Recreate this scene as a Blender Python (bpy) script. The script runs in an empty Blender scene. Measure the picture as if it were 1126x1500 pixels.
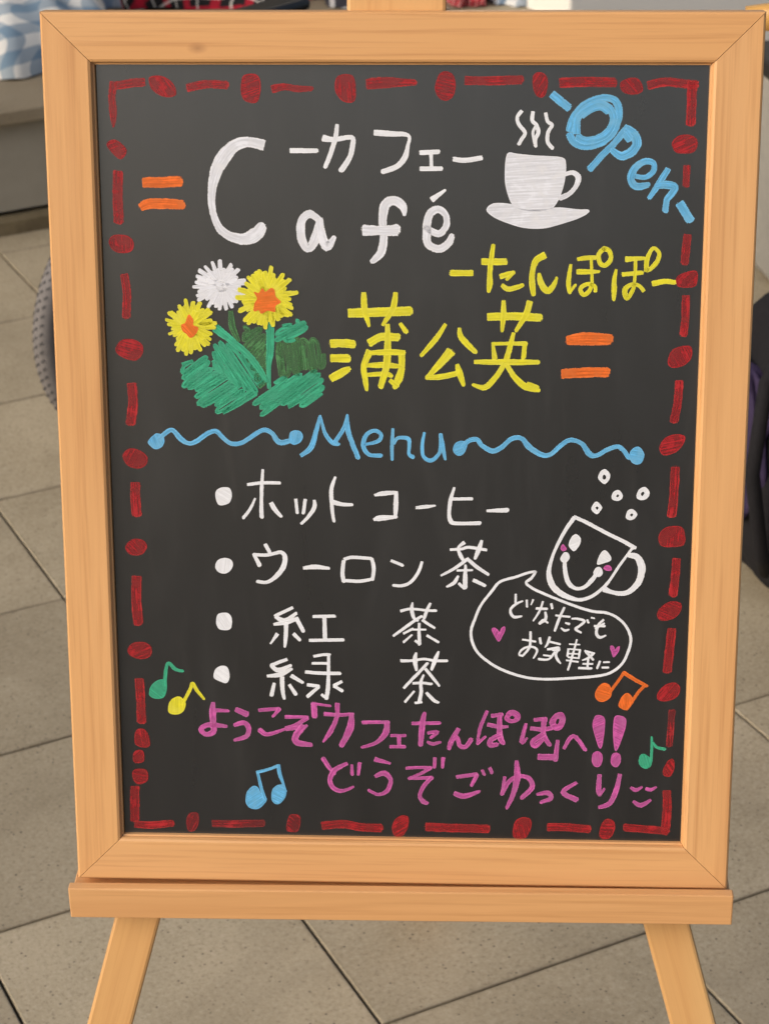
import bpy, bmesh, math, random
from mathutils import Vector, Matrix, noise
random.seed(7)
S = bpy.context.scene
C = S.collection
R = math.radians

# ---------------- camera, sky, sun, exposure ----------------
cam_d = bpy.data.cameras.new('camera')
cam = bpy.data.objects.new('camera', cam_d); C.objects.link(cam)
cam_d.sensor_fit = 'VERTICAL'; cam_d.sensor_height = 36; cam_d.sensor_width = 27
cam_d.lens = 76.8; cam_d.clip_start = .05; cam_d.clip_end = 400
right = Vector((.99897, .04283, -.01517)); down = Vector((.00675, -.47014, -.88256)); fwd = Vector((-.04494, .88155, -.46995))
up = -down
cam.matrix_world = Matrix(((right.x, up.x, -fwd.x, .05396), (right.y, up.y, -fwd.y, -1.27569), (right.z, up.z, -fwd.z, 1.40), (0, 0, 0, 1)))
cam_d.dof.use_dof = True; cam_d.dof.focus_distance = 1.43; cam_d.dof.aperture_fstop = 20
S.camera = cam

SUN_EL, SUN_AZ = 30, 232      # azimuth clockwise from +Y: behind the camera, to the left
w = bpy.data.worlds.new('World'); S.world = w; w.use_nodes = True
nt = w.node_tree
sky = nt.nodes.new('ShaderNodeTexSky'); sky.sky_type = 'NISHITA'; sky.sun_disc = False
sky.sun_elevation = R(SUN_EL); sky.sun_rotation = R(SUN_AZ); sky.air_density = 1.0; sky.dust_density = 5.0; sky.ozone_density = 1.0
nt.nodes['Background'].inputs[1].default_value = .12
nt.links.new(sky.outputs[0], nt.nodes['Background'].inputs[0])
sd = bpy.data.lights.new('sun', 'SUN'); sd.energy = 1.15; sd.angle = R(40); sd.color = (1, .97, .91)
sun = bpy.data.objects.new('sun', sd); C.objects.link(sun)
el, az = R(SUN_EL), R(SUN_AZ)
sdir = Vector((math.sin(az) * math.cos(el), math.cos(az) * math.cos(el), math.sin(el)))
sun.rotation_euler = sdir.to_track_quat('Z', 'Y').to_euler(); sun.location = (0, 0, 6)
S.view_settings.view_transform = 'Standard'; S.view_settings.look = 'None'
S.view_settings.exposure = 0.25; S.view_settings.gamma = 1

# ---------------- helpers ----------------
def tag(o, label=None, cat=None, group=None, kind=None):
    if label: o['label'] = label
    if cat: o['category'] = cat
    if group: o['group'] = group
    if kind: o['kind'] = kind
    return o
def empty(name, loc, rz=0, **k):
    o = bpy.data.objects.new(name, None); C.objects.link(o); o.location = loc; o.rotation_euler = (0, 0, rz); o.empty_display_size = .05
    return tag(o, **k)
def link_mesh(name, me, mat, parent=None, smooth=False):
    o = bpy.data.objects.new(name, me); C.objects.link(o)
    if mat and not me.materials: me.materials.append(mat)
    if parent: o.parent = parent
    if smooth:
        for p in me.polygons: p.use_smooth = True
    return o
def obj(name, bm, mat, parent=None, smooth=False):
    bmesh.ops.recalc_face_normals(bm, faces=bm.faces)
    me = bpy.data.meshes.new(name); bm.to_mesh(me); bm.free()
    return link_mesh(name, me, mat, parent, smooth)
def box(bm, x0, x1, y0, y1, z0, z1, bev=0, seg=2):
    vs = [bm.verts.new(p) for p in ((x0, y0, z0), (x1, y0, z0), (x1, y1, z0), (x0, y1, z0), (x0, y0, z1), (x1, y0, z1), (x1, y1, z1), (x0, y1, z1))]
    fs = [bm.faces.new([vs[i] for i in q]) for q in ((0, 3, 2, 1), (4, 5, 6, 7), (0, 1, 5, 4), (1, 2, 6, 5), (2, 3, 7, 6), (3, 0, 4, 7))]
    if bev:
        es = list({e for f in fs for e in f.edges})
        bmesh.ops.bevel(bm, geom=es, offset=bev, segments=seg, affect='EDGES', profile=.5)
def tube(bm, pts, r, n=10, caps=True):
    pts = [Vector(p) for p in pts]; rings = []
    rr = r if isinstance(r, (list, tuple)) else [r] * len(pts)
    u = None
    for i, p in enumerate(pts):
        d = (pts[min(i + 1, len(pts) - 1)] - pts[max(i - 1, 0)]).normalized()
        if u is None: u = d.orthogonal().normalized()
        else: u = (u - d * u.dot(d)).normalized()
        v = d.cross(u)
        rings.append([bm.verts.new(p + (u * math.cos(a) + v * math.sin(a)) * rr[i]) for a in [2 * math.pi * k / n for k in range(n)]])
    for a, b in zip(rings, rings[1:]):
        for k in range(n): bm.faces.new((a[k], a[(k + 1) % n], b[(k + 1) % n], b[k]))
    if caps: bm.faces.new(rings[0][::-1]); bm.faces.new(rings[-1])
def torus(bm, c, ax_u, ax_v, R0, prof, n=64):
    """ring about c in the plane ax_u, ax_v; prof = closed list of (radial, axial) offsets"""
    ax_u, ax_v = Vector(ax_u), Vector(ax_v); w_ = ax_u.cross(ax_v); rings = []
    for k in range(n):
        a = 2 * math.pi * k / n; d = ax_u * math.cos(a) + ax_v * math.sin(a)
        rings.append([bm.verts.new(Vector(c) + d * (R0 + p[0]) + w_ * p[1]) for p in prof])
    m = len(prof)
    for k in range(n):
        a, b = rings[k], rings[(k + 1) % n]
        for j in range(m): bm.faces.new((a[j], a[(j + 1) % m], b[(j + 1) % m], b[j]))

# ---------------- materials ----------------
class NB:
    def __init__(s, name):
        s.m = bpy.data.materials.new(name); s.m.use_nodes = True; s.t = s.m.node_tree
        s.b = s.t.nodes['Principled BSDF']
    def n(s, typ, **k):
        o = s.t.nodes.new('ShaderNode' + typ)
        for a, v in k.items(): setattr(o, a, v)
        return o
    def l(s, a, b): s.t.links.new(a, b)
    def mix(s, a, b, f):
        o = s.n('Mix', data_type='RGBA')
        for i, v in ((6, a), (7, b), (0, f)):
            if hasattr(v, 'is_linked'): s.l(v, o.inputs[i])
            elif i == 0: o.inputs[0].default_value = v
            else: o.inputs[i].default_value = (*v, 1)
        return o.outputs[2]
    def ramp(s, f, *st):
        o = s.n('ValToRGB'); s.l(f, o.inputs[0]); e = o.color_ramp.elements
        while len(e) < len(st): e.new(.5)
        for k, (p, c) in enumerate(st):
            e[k].position = p; e[k].color = (*c, 1) if isinstance(c, tuple) else (c, c, c, 1)
        return o.outputs[0]
    def noise(s, vec, scale, detail=3, rough=.5, dist=0):
        o = s.n('TexNoise'); o.inputs['Scale'].default_value = scale; o.inputs['Detail'].default_value = detail
        o.inputs['Roughness'].default_value = rough; o.inputs['Distortion'].default_value = dist
        if vec: s.l(vec, o.inputs[0])
        return o.outputs[0]
    def map(s, src, scale=(1, 1, 1), loc=(0, 0, 0)):
        o = s.n('Mapping'); s.l(src, o.inputs[0]); o.inputs['Scale'].default_value = scale; o.inputs['Location'].default_value = loc
        return o.outputs[0]
    def coord(s, k='Object'): return s.n('TexCoord').outputs[k]
    def jitter(s, vec, amt=20):
        oi = s.n('ObjectInfo'); m = s.n('Math', operation='MULTIPLY'); s.l(oi.outputs['Random'], m.inputs[0]); m.inputs[1].default_value = amt
        cx = s.n('CombineXYZ'); s.l(m.outputs[0], cx.inputs[0]); s.l(m.outputs[0], cx.inputs[1]); s.l(m.outputs[0], cx.inputs[2])
        a = s.n('VectorMath', operation='ADD'); s.l(vec, a.inputs[0]); s.l(cx.outputs[0], a.inputs[1]); return a.outputs[0]
    def bump(s, h, strength, dist=.001):
        o = s.n('Bump'); o.inputs['Strength'].default_value = strength; o.inputs['Distance'].default_value = dist
        s.l(h, o.inputs['Height']); s.l(o.outputs[0], s.b.inputs['Normal'])
    def fin(s, col=None, rough=.6, spec=.5, metal=0):
        if col is not None:
            if hasattr(col, 'is_linked'): s.l(col, s.b.inputs['Base Color'])
            else: s.b.inputs['Base Color'].default_value = (*col, 1)
        if hasattr(rough, 'is_linked'): s.l(rough, s.b.inputs['Roughness'])
        else: s.b.inputs['Roughness'].default_value = rough
        s.b.inputs['Specular IOR Level'].default_value = spec; s.b.inputs['Metallic'].default_value = metal
        return s.m

def wood(name, axis, base=(.68, .36, .142), dark=(.45, .20, .07), pale=(.76, .45, .21), wavy=1.2, knot=None):
    b = NB(name); v = b.jitter(b.coord(), 3.7)
    sc = [34, 34, 34]; sc[axis] = 1.6
    fine = [260, 260, 260]; fine[axis] = 6
    bro = [9, 9, 9]; bro[axis] = 1.1
    n1 = b.noise(b.map(v, sc), 1.0, 4, .55, wavy)
    n2 = b.noise(b.map(v, fine), 1.0, 3, .6)
    n3 = b.noise(b.map(v, bro), 1.0, 2, .5, .8)
    c = b.mix(base, dark, b.ramp(n1, (.47, 0.0), (.74, .42)))
    c = b.mix(c, pale, b.ramp(n3, (.45, 0.0), (.75, .65)))
    c = b.mix(c, dark, b.ramp(n2, (.50, 0.0), (.74, .55)))
    # small knots and pores
    vo = b.n('TexVoronoi'); ks = [11, 11, 11]; ks[axis] = 5
    b.l(b.map(v, ks), vo.inputs[0]); vo.inputs['Scale'].default_value = 1
    c = b.mix(c, (.24, .10, .035), b.ramp(vo.outputs['Distance'], (.02, .8), (.07, 0.0)))
    if knot:
        vm = b.n('VectorMath', operation='SUBTRACT'); b.l(b.coord(), vm.inputs[0]); vm.inputs[1].default_value = knot
        vs_ = b.n('VectorMath', operation='MULTIPLY'); b.l(vm.outputs[0], vs_.inputs[0]); vs_.inputs[1].default_value = (.55, 1, 0)
        vl = b.n('VectorMath', operation='LENGTH'); b.l(vs_.outputs[0], vl.inputs[0])
        c = b.mix(c, (.28, .12, .05), b.ramp(vl.outputs['Value'], (.0002, .6), (.0011, 0.0)))
    b.bump(n2, .25, .0006)
    return b.fin(c, b.ramp(n1, (.3, .36), (.7, .48)), .5)
M = {}
M['wood_x'] = wood('honey wood grain across', 0, knot=(-.1265, .5685, 0))
M['wood_y'] = wood('honey wood grain upright', 1)
M['wood_z'] = wood('honey wood leg grain', 2, (.64, .36, .14), (.52, .26, .09), (.72, .47, .2))
M['ledge_wood'] = wood('honey wood ledge', 0, (.70, .37, .155), (.50, .235, .08), (.76, .46, .21), 2.6)

b = NB('blackboard surface'); v = b.coord()
n1 = b.noise(b.map(v, (6, 6, 6)), 1, 4, .6, .6); n2 = b.noise(b.map(v, (500, 500, 500)), 1, 2)
n3 = b.noise(b.map(v, (40, 5, 40)), 1, 4, .7, 1)
c = b.mix((.0088, .009, .0098), (.0135, .014, .0155), b.ramp(n1, (.35, 0.0), (.7, 1.0)))
c = b.mix(c, (.045, .042, .04), b.ramp(n3, (.58, 0.0), (.85, .3)))
n5 = b.noise(b.map(v, (18, 3.2, 18), (3, 1, 0)), 1, 5, .6, 2.2)
c = b.mix(c, (.045, .044, .043), b.ramp(n5, (.52, 0.0), (.85, .22)))
b.bump(n2, .12, .0003)
b.b.inputs['Coat Weight'].default_value = .95; b.b.inputs['Coat Roughness'].default_value = .22
M['board'] = b.fin(c, b.ramp(n5, (.3, .27), (.7, .33)), 1.0)

def paint(name, col, thin=0.0, streak=.5, pale=None):
    """paint marker: streaks run along the stroke (uv.x along, uv.y across, metres); Edge.x is 1 at the rim of a stroke"""
    b = NB(name); uv = b.coord('UV'); v = b.coord()
    em = b.n('UVMap', uv_map='Edge'); es = b.n('SeparateXYZ'); b.l(em.outputs[0], es.inputs[0]); edge = es.outputs[0]
    st = b.noise(b.map(uv, (38, 900, 1)), 1, 3, .6)
    bl = b.noise(b.map(v, (110, 110, 110)), 1, 4, .65, .4)
    fi = b.noise(b.map(v, (1500, 1500, 1500)), 1, 3, .6)
    dk = tuple(x * .62 for x in col); pl = pale or tuple(min(1, x * 1.25 + .05) for x in col)
    c = b.mix(col, dk, b.ramp(st, (.46, 0.0), (.70, streak)))
    c = b.mix(c, pl, b.ramp(bl, (.48, 0.0), (.70, .5)))
    c = b.mix(c, pl, b.ramp(edge, (.35, 0.0), (.95, .7)))
    # cover: paint lies thin where the tip ran dry, thick at the rim where it pooled
    def math_(op, x, y):
        o = b.n('Math', operation=op)
        for i, q in enumerate((x, y)):
            if hasattr(q, 'is_linked'): b.l(q, o.inputs[i])
            else: o.inputs[i].default_value = q
        return o.outputs[0]
    t1 = math_('ADD', st, bl)
    lo = b.ramp(t1, (.80, 0.0), (1.30, thin + .10))
    keep = math_('SUBTRACT', 1.0, math_('MULTIPLY', lo, math_('SUBTRACT', 1.0, math_('MULTIPLY', edge, .5))))
    rag = b.ramp(math_('ADD', math_('MULTIPLY', edge, .55), math_('MULTIPLY', math_('ADD', fi, bl), .5)), (.93, 1.0), (1.06, .0))
    b.l(math_('MULTIPLY', keep, rag), b.b.inputs['Alpha'])
    return b.fin(c, .5, .35)
P = {
 'red': paint('red paint marker', (.40, .018, .024), .42, .45, (.54, .05, .045)),
 'darkred': paint('thin red paint marker', (.34, .022, .028), .55, .6, (.38, .05, .05)),
 'orange': paint('orange paint marker', (.86, .17, .025), .15, .5, (.85, .23, .06)),
 'white': paint('white paint marker', (.80, .82, .87), .0, .22, (.90, .90, .92)),
 'whiteS': paint('scribbled white paint marker', (.77, .79, .86), .04, .38, (.90, .90, .92)),
 'blue': paint('light blue paint marker', (.14, .49, .84), .12, .65, (.28, .63, .90)),
 'yellow': paint('yellow paint marker', (.76, .70, .03), .05, .45, (.86, .82, .12)),
 'pink': paint('pink paint marker', (.62, .11, .40), .25, .5, (.74, .24, .54)),
 'green': paint('green paint marker', (.05, .44, .25), .2, .5, (.11, .56, .36)),
 'dgreen': paint('faded green paint marker', (.08, .24, .09), .45, .5, (.13, .33, .13)),
}

b = NB('speckled concrete slab'); v = b.jitter(b.coord(), 9)
n1 = b.noise(b.map(v, (7, 7, 7)), 1, 5, .6); n2 = b.noise(b.map(v, (210, 210, 210)), 1, 5, .75)
vo = b.n('TexVoronoi'); b.l(b.map(v, (190, 190, 190)), vo.inputs[0]); vo.inputs['Scale'].default_value = 1; vo.inputs['Randomness'].default_value = 1
vs = b.n('SeparateColor'); b.l(vo.outputs['Color'], vs.inputs[0])
c = b.mix((.46, .385, .265), (.38, .315, .21), b.ramp(n1, (.35, 0.0), (.7, 1.0)))
c = b.mix(c, (.60, .52, .39), b.ramp(n2, (.50, 0.0), (.72, .6)))
c = b.mix(c, (.20, .16, .105), b.ramp(n2, (.30, .8), (.45, 0.0)))
mk = b.n('Math', operation='MULTIPLY'); b.l(b.ramp(vo.outputs['Distance'], (.12, 1.0), (.32, 0.0)), mk.inputs[0]); b.l(b.ramp(vs.outputs[0], (.86, 0.0), (.90, .85)), mk.inputs[1])
c = b.mix(c, (.07, .055, .04), mk.outputs[0])
oi = b.n('ObjectInfo'); tone = b.ramp(oi.outputs['Random'], (0, .78), (1, 1.0))
mm_ = b.n('Mix', data_type='RGBA', blend_type='MULTIPLY'); mm_.inputs[0].default_value = 1; b.l(c, mm_.inputs[6]); b.l(tone, mm_.inputs[7]); c = mm_.outputs[2]
n4 = b.noise(b.map(b.coord(), (3.2, 3.2, 3.2), (4, 9, 1)), 1, 6, .65, .8)
c = b.mix(c, (.24, .195, .13), b.ramp(n4, (.52, 0.0), (.72, .4)))
# dirt gathers along the slab edges
sp = b.n('SeparateXYZ'); b.l(b.coord(), sp.inputs[0]); ed = []
for ax in (0, 1):
    ab = b.n('Math', operation='ABSOLUTE'); b.l(sp.outputs[ax], ab.inputs[0]); ed.append(ab.outputs[0])
mx = b.n('Math', operation='MAXIMUM'); b.l(ed[0], mx.inputs[0]); b.l(ed[1], mx.inputs[1])
ad = b.n('Math', operation='MULTIPLY_ADD'); b.l(b.noise(b.map(b.coord(), (25, 25, 25)), 1, 4), ad.inputs[0]); ad.inputs[1].default_value = .014; b.l(mx.outputs[0], ad.inputs[2])
c = b.mix(c, (.12, .095, .065), b.ramp(ad.outputs[0], (.152, 0.0), (.161, .6)))
b.bump(n2, .35, .0012)
M['slab'] = b.fin(c, b.ramp(n1, (.3, .55), (.7, .72)), .35)
b = NB('grout'); n1 = b.noise(b.map(b.coord(), (30, 30, 30)), 1, 4)
M['grout'] = b.fin(b.mix((.075, .06, .042), (.13, .105, .075), n1), .9, .2)
b = NB('grey plaster'); v = b.coord(); n1 = b.noise(b.map(v, (5, 5, 9)), 1, 5, .6); n2 = b.noise(b.map(v, (120, 120, 120)), 1, 3)
c = b.mix((.30, .275, .225), (.23, .21, .17), b.ramp(n1, (.35, 0.0), (.7, 1.0))); b.bump(n2, .2, .001)
M['plaster'] = b.fin(c, .8, .3)
b = NB('pale plaster'); v = b.coord(); n1 = b.noise(b.map(v, (4, 4, 4)), 1, 4)
M['pale'] = b.fin(b.mix((.78, .76, .71), (.70, .68, .63), n1), .8, .3)
b = NB('skirting stone'); v = b.coord(); n1 = b.noise(b.map(v, (14, 14, 14)), 1, 5, .65); n2 = b.noise(b.map(v, (90, 90, 90)), 1, 3)
c = b.mix((.17, .135, .08), (.10, .078, .045), b.ramp(n1, (.35, 0.0), (.65, 1.0))); b.bump(n2, .4, .002)
M['skirt'] = b.fin(c, .85, .25)

def plain(name, col, rough=.5, spec=.4, metal=0, nz=.3, sc=60):
    b = NB(name); n1 = b.noise(b.map(b.coord(), (sc, sc, sc)), 1, 4)
    b.bump(n1, .15, .0005)
    return b.fin(b.mix(col, tuple(x * (1 - nz) for x in col), n1), rough, spec, metal)
M['tyre'] = plain('grey rubber', (.20, .185, .18), .75, .3)
M['tread'] = plain('dark grey rubber tread', (.10, .095, .095), .8, .25)
M['black_metal'] = plain('black painted metal', (.02, .02, .02), .4, .5)
M['chrome'] = plain('dull steel', (.5, .5, .5), .35, .5, 1)
M['black_cloth'] = plain('black cloth', (.018, .017, .02), .9, .2, 0, .5, 200)
M['purple_cloth'] = plain('dark purple cloth', (.05, .035, .085), .85, .2, 0, .4, 200)
M['grey_plastic'] = plain('pale grey plastic', (.40, .385, .35), .45, .4)
M['black_plastic'] = plain('black plastic', (.02, .02, .02), .4, .5)
M['chair_wood'] = wood('amber chair wood', 0, (.60, .33, .09), (.42, .2, .05), (.68, .42, .14))

def check(name, base, bands, scale):
    """woven check from two sets of bands in uv"""
    b = NB(name); sp = b.n('SeparateXYZ'); b.l(b.coord('UV'), sp.inputs[0])
    def bandmask(ax, lo, hi):
        m = b.n('Math', operation='MULTIPLY'); b.l(sp.outputs[ax], m.inputs[0]); m.inputs[1].default_value = scale
        f = b.n('Math', operation='FRACT'); b.l(m.outputs[0], f.inputs[0])
        g = b.n('Math', operation='GREATER_THAN'); b.l(f.outputs[0], g.inputs[0]); g.inputs[1].default_value = lo
        h = b.n('Math', operation='LESS_THAN'); b.l(f.outputs[0], h.inputs[0]); h.inputs[1].default_value = hi
        k = b.n('Math', operation='MULTIPLY'); b.l(g.outputs[0], k.inputs[0]); b.l(h.outputs[0], k.inputs[1])
        q = b.n('Math', operation='MULTIPLY'); b.l(k.outputs[0], q.inputs[0]); q.inputs[1].default_value = .55
        return q.outputs[0]
    c = base
    for lo, hi, col in bands:
        for ax in (0, 1): c = b.mix(c, col, bandmask(ax, lo, hi))
    n = b.noise(b.map(b.coord('UV'), (300, 300, 1)), 1, 3); b.bump(n, .3, .001)
    return b.fin(c, .9, .15)
M['gingham'] = check('blue and white check cloth', (.62, .62, .60), [(0, .5, (.05, .15, .26))], 15)
M['tartan'] = check('red and black tartan cloth', (.015, .014, .016), [(.1, .38, (.55, .015, .04)), (.66, .73, (.75, .72, .66))], 19)
M['red_plaid'] = check('red plaid cloth', (.42, .025, .04), [(.0, .3, (.04, .02, .02)), (.5, .58, (.75, .7, .66))], 34)
M['stripe'] = check('white and blue check cloth', (.66, .68, .70), [(.0, .4, (.12, .22, .36))], 10)
M['mono'] = check('black and white check cloth', (.03, .03, .04), [(.0, .35, (.6, .6, .62))], 9)

# ---------------- paving ----------------
TILE = .30143; TA = R(29.06)
ua = Vector((math.cos(TA), math.sin(TA), 0)); ub = Vector((math.sin(TA), -math.cos(TA), 0))
# a corner of the grid: on the row line through (-.49894,-.28085) and the column line through (.66077,-.93845)
pA = Vector((-.49894, -.28085, 0)); pB = Vector((.66077, -.93845, 0))
corner = pA + ua * (pB - pA).dot(ua)
bm = bmesh.new(); box(bm, -150, 150, -150, 150, -.40, -.012)
gr = obj('ground', bm, M['grout']); tag(gr, kind='structure')
bm = bmesh.new(); g_ = TILE / 2 - .0016
box(bm, -g_, g_, -g_, g_, -.03, 0, .0016, 2)
tile_me = None
pav = empty('pavement', (0, 0, 0), 0, kind='structure')
bmesh.ops.recalc_face_normals(bm, faces=bm.faces)
tile_me = bpy.data.meshes.new('paving_slab'); bm.to_mesh(tile_me); bm.free(); tile_me.materials.append(M['slab'])
cand = []
for i in range(-14, 15):
    for j in range(-20, 8):
        c = corner + ua * (i + .5) * TILE + ub * (j + .5) * TILE
        if -1.6 < c.x < 1.5 and -.9 < c.y < 3.6 : cand.append(c)
def seen(c):
    d = c - Vector((.054, -1.276, 1.4)); z = d.dot(fwd)
    return abs(d.dot(right) / z) * 3200 < 563 + 260 and abs(d.dot(down) / z) * 3200 < 750 + 330
cand.sort(key=lambda c: (not seen(c), (c - Vector((0, .8, 0))).length))
for c in cand[:296]:
    o = link_mesh('paving_slab', tile_me, None, pav)
    o.location = c + Vector((0, 0, random.uniform(-.0008, .0008))); o.rotation_euler = (0, 0, TA + random.choice((0, 1, 2, 3)) * math.pi / 2)

# ---------------- stone ledge and pillar ----------------
lz = R(29.06)
led = empty('stone_ledge', (-.78, 2.43, 0), lz, label='low grey plastered ledge with a speckled stone top along the back', cat='ledge')
L0, L1 = -1.6, 3.4
bm = bmesh.new(); box(bm, L0, L1, .0, .9, .04, .206); obj('wall_face', bm, M['plaster'], led)
x = L0; k = 0
bm0 = bmesh.new(); box(bm0, 0, .597, -.030, .92, .2065, .232, .003, 2)
bmesh.ops.recalc_face_normals(bm0, faces=bm0.faces)
cap_me = bpy.data.meshes.new('coping_stone'); bm0.to_mesh(cap_me); bm0.free(); cap_me.materials.append(M['slab'])
while x < L1 - .3:
    o = link_mesh('coping_stone', cap_me, None, led); o.location = (x + .19, 0, 0); x += .6
bm = bmesh.new()
n_ = 90
prof = [(-.016, 0), (-.016, .036), (-.004, .043), (.01, .043), (.01, 0)]
rings = []
for i in range(n_ + 1):
    xx = L0 + (L1 - L0) * i / n_
    rings.append([bm.verts.new((xx, py + (.003 * noise.noise(Vector((xx * 9, 0, 1))) if pz > .03 else 0), pz - .011 + (.005 * noise.noise(Vector((xx * 14, 3, 1))) if pz > .03 else 0))) for py, pz in prof])
for a, b_ in zip(rings, rings[1:]):
    for j in range(4): bm.faces.new((a[j], a[j + 1], b_[j + 1], b_[j]))
obj('skirting', bm, M['skirt'], led)
pil = empty('pillar', (.19 + .4857 * .05, 2.97 - .874 * .05, 0), lz, label='pale plastered pillar standing against the ledge at the back right', cat='pillar')
bm = bmesh.new(); box(bm, .0, 1.3, .0, .6, -.011, 2.6, .006, 2); obj('shaft', bm, M['pale'], pil)
bw = empty('back_wall', (-.78 - .4857 * .92, 2.43 + .874 * .92, 0), lz, label='plastered wall rising behind the stone ledge', cat='wall')
bm = bmesh.new(); box(bm, L0, L1, 0.001, .2, -.02, 2.8); obj('wall_face', bm, M['plaster'], bw)

# ---------------- cloth bundles on the ledge ----------------
def bundle(name, loc, rx, ry, rz_, mat, label, cat, seed, fold=.05, rot=0, nu=72, nv=36):
    o_ = empty(name, loc, rot, label=label, cat=cat, group='cloths lying on the stone ledge' if cat == 'cloth' else None)
    bm = bmesh.new(); uvl = bm.loops.layers.uv.new('UVMap'); grid = []
    for i in range(nv + 1):
        ph = math.pi / 2 * (1 - i / nv) * 1.0
        row = []
        for j in range(nu):
            th = 2 * math.pi * j / nu
            e = .62
            cx_, sx_ = (math.copysign(abs(q_) ** .72, q_) for q_ in (math.cos(th), math.sin(th)))
            rr = math.cos(ph) ** .7
            f = 1 + fold * 3 * (i / nv) * noise.noise(Vector((cx_ * 2.2 + seed, sx_ * 2.2, i * .05))) + fold * (i / nv) ** 1.5 * math.sin(th * 9 + seed + 2.2 * noise.noise(Vector((th, seed, 0))))
            z = rz_ * math.sin(ph) ** .8 + fold * .5 * noise.noise(Vector((cx_ * rr * 3 + seed, sx_ * rr * 3, 2)))
            row.append(bm.verts.new((rx * cx_ * rr * f, ry * sx_ * rr * f, max(.0008, z))))
        grid.append(row)
    for i in range(nv):
        for j in range(nu):
            fc = bm.faces.new((grid[i][j], grid[i][(j + 1) % nu], grid[i + 1][(j + 1) % nu], grid[i + 1][j]))
            for lp, (a, c_) in zip(fc.loops, ((i, j), (i, j + 1), (i + 1, j + 1), (i + 1, j))):
                th = 2 * math.pi * c_ / nu; q = math.sin(math.pi / 2 * a / nv); d_ = a / nv * (rz_ + max(rx, ry)) * .8
                lp[uvl].uv = (d_ * math.cos(th) * 1.1 + .02 * math.sin(a * .4), d_ * math.sin(th) * 1.1)
    m_ = obj('cloth', bm, mat, o_, True)
    return o_
LZ = .2325
bundle('folded_cloth', (-.895, 2.86, LZ), .205, .27, .14, M['gingham'], 'blue and white checked cloth bundle lying on the stone ledge', 'cloth', 3.1, .06, R(29))
bundle('folded_cloth', (-.77, 3.21, LZ), .14, .17, .15, M['stripe'], 'pale blue checked cloth on the ledge behind the left frame corner', 'cloth', 5.1, .07, R(20))
bundle('folded_cloth', (-.51, 3.26, LZ), .235, .21, .17, M['tartan'], 'red and black tartan cloth on the ledge above the board', 'cloth', 7.7, .08, R(8))
bundle('folded_cloth', (-.225, 3.25, LZ), .085, .19, .15, M['mono'], 'black and white checked cloth on the ledge left of the easel top', 'cloth', 9.3, .06, R(4))
bundle('folded_cloth', (-.005, 3.20, LZ), .050, .14, .13, M['red_plaid'], 'small red plaid cloth on the ledge right of the easel top', 'cloth', 1.3, .05, R(12))
bundle('folded_cloth', (.095, 3.20, LZ), .060, .13, .12, M['stripe'], 'white and light blue checked cloth right of the red plaid one', 'cloth', 2.3, .05, R(12))
bundle('dark_bag', (.172, 3.12, LZ), .022, .05, .06, M['black_cloth'], 'small dark bag on the ledge at the foot of the pale pillar', 'bag', 4.3, .05, R(29))

# ---------------- wheelchair ----------------
wc = empty('wheelchair', (-.240, 1.42, 0), R(48.5), label='wheelchair with grey tyres parked behind the menu board', cat='wheelchair')
# local: x forward, y left
def wheel(loc, r, tw, treads, name='wheel'):
    w_ = empty(name, loc); w_.parent = wc
    bm = bmesh.new(); pr = [(r_ * math.cos(a) * .95, tw * math.sin(a)) for a in [2 * math.pi * k / 10 for k in range(10)] for r_ in [tw]]
    torus(bm, (0, 0, 0), (1, 0, 0), (0, 0, 1), r - tw, pr, 72)
    obj('tyre', bm, M['tyre'], w_, True)
    if treads:
        bm = bmesh.new(); nn = 96
        for k in range(nn):
            for s_ in (-1, 0, 1):
                a = 2 * math.pi * (k + .5 * (s_ == 0)) / nn
                ph = s_ * .55
                rad = r - tw + tw * .95 * math.cos(ph); y = tw * math.sin(ph)
                c_ = Vector((math.cos(a) * rad, y, math.sin(a) * rad)); t_ = Vector((-math.sin(a), 0, math.cos(a)))
                nrm = Vector((math.cos(a) * math.cos(ph), math.sin(ph), math.sin(a) * math.cos(ph))); s2 = t_.cross(nrm)
                q = [c_ + t_ * u * .0034 + s2 * v_ * .0026 for u, v_ in ((-1, -.6), (0, -1), (1, .6), (0, 1))]
                top = [bm.verts.new(p_ + nrm * .0005) for p_ in q]; bot = [bm.verts.new(p_ - nrm * .0012) for p_ in q]
                bm.faces.new(top)
                for m_ in range(4): bm.faces.new((top[m_], top[(m_ + 1) % 4], bot[(m_ + 1) % 4], bot[m_]))
        t2 = obj('tread_blocks', bm, M['tread'], w_); t2['kind'] = 'stuff'
    bm = bmesh.new(); torus(bm, (0, 0, 0), (1, 0, 0), (0, 0, 1), r - 2.15 * tw, [(-.007, -.009), (.007, -.011), (.007, .011), (-.007, .009)], 64)
    for k in range(14):
        a = 2 * math.pi * k / 14
        tube(bm, [(0, .012 * (-1) ** k, 0), (math.cos(a) * (r - 2.2 * tw), 0, math.sin(a) * (r - 2.2 * tw))], .0014, 5, False)
    tube(bm, [(0, -.03, 0), (0, .03, 0)], .014, 12)
    obj('rim', bm, M['chrome'], w_)
wheel((-.0, .245, .20), .20, .0165, True); wheel((-.0, -.245, .20), .20, .0165, True)
wheel((.42, .2, .075), .075, .014, False, 'caster_wheel'); wheel((.42, -.2, .075), .075, .014, False, 'caster_wheel')
bm = bmesh.new()
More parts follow.
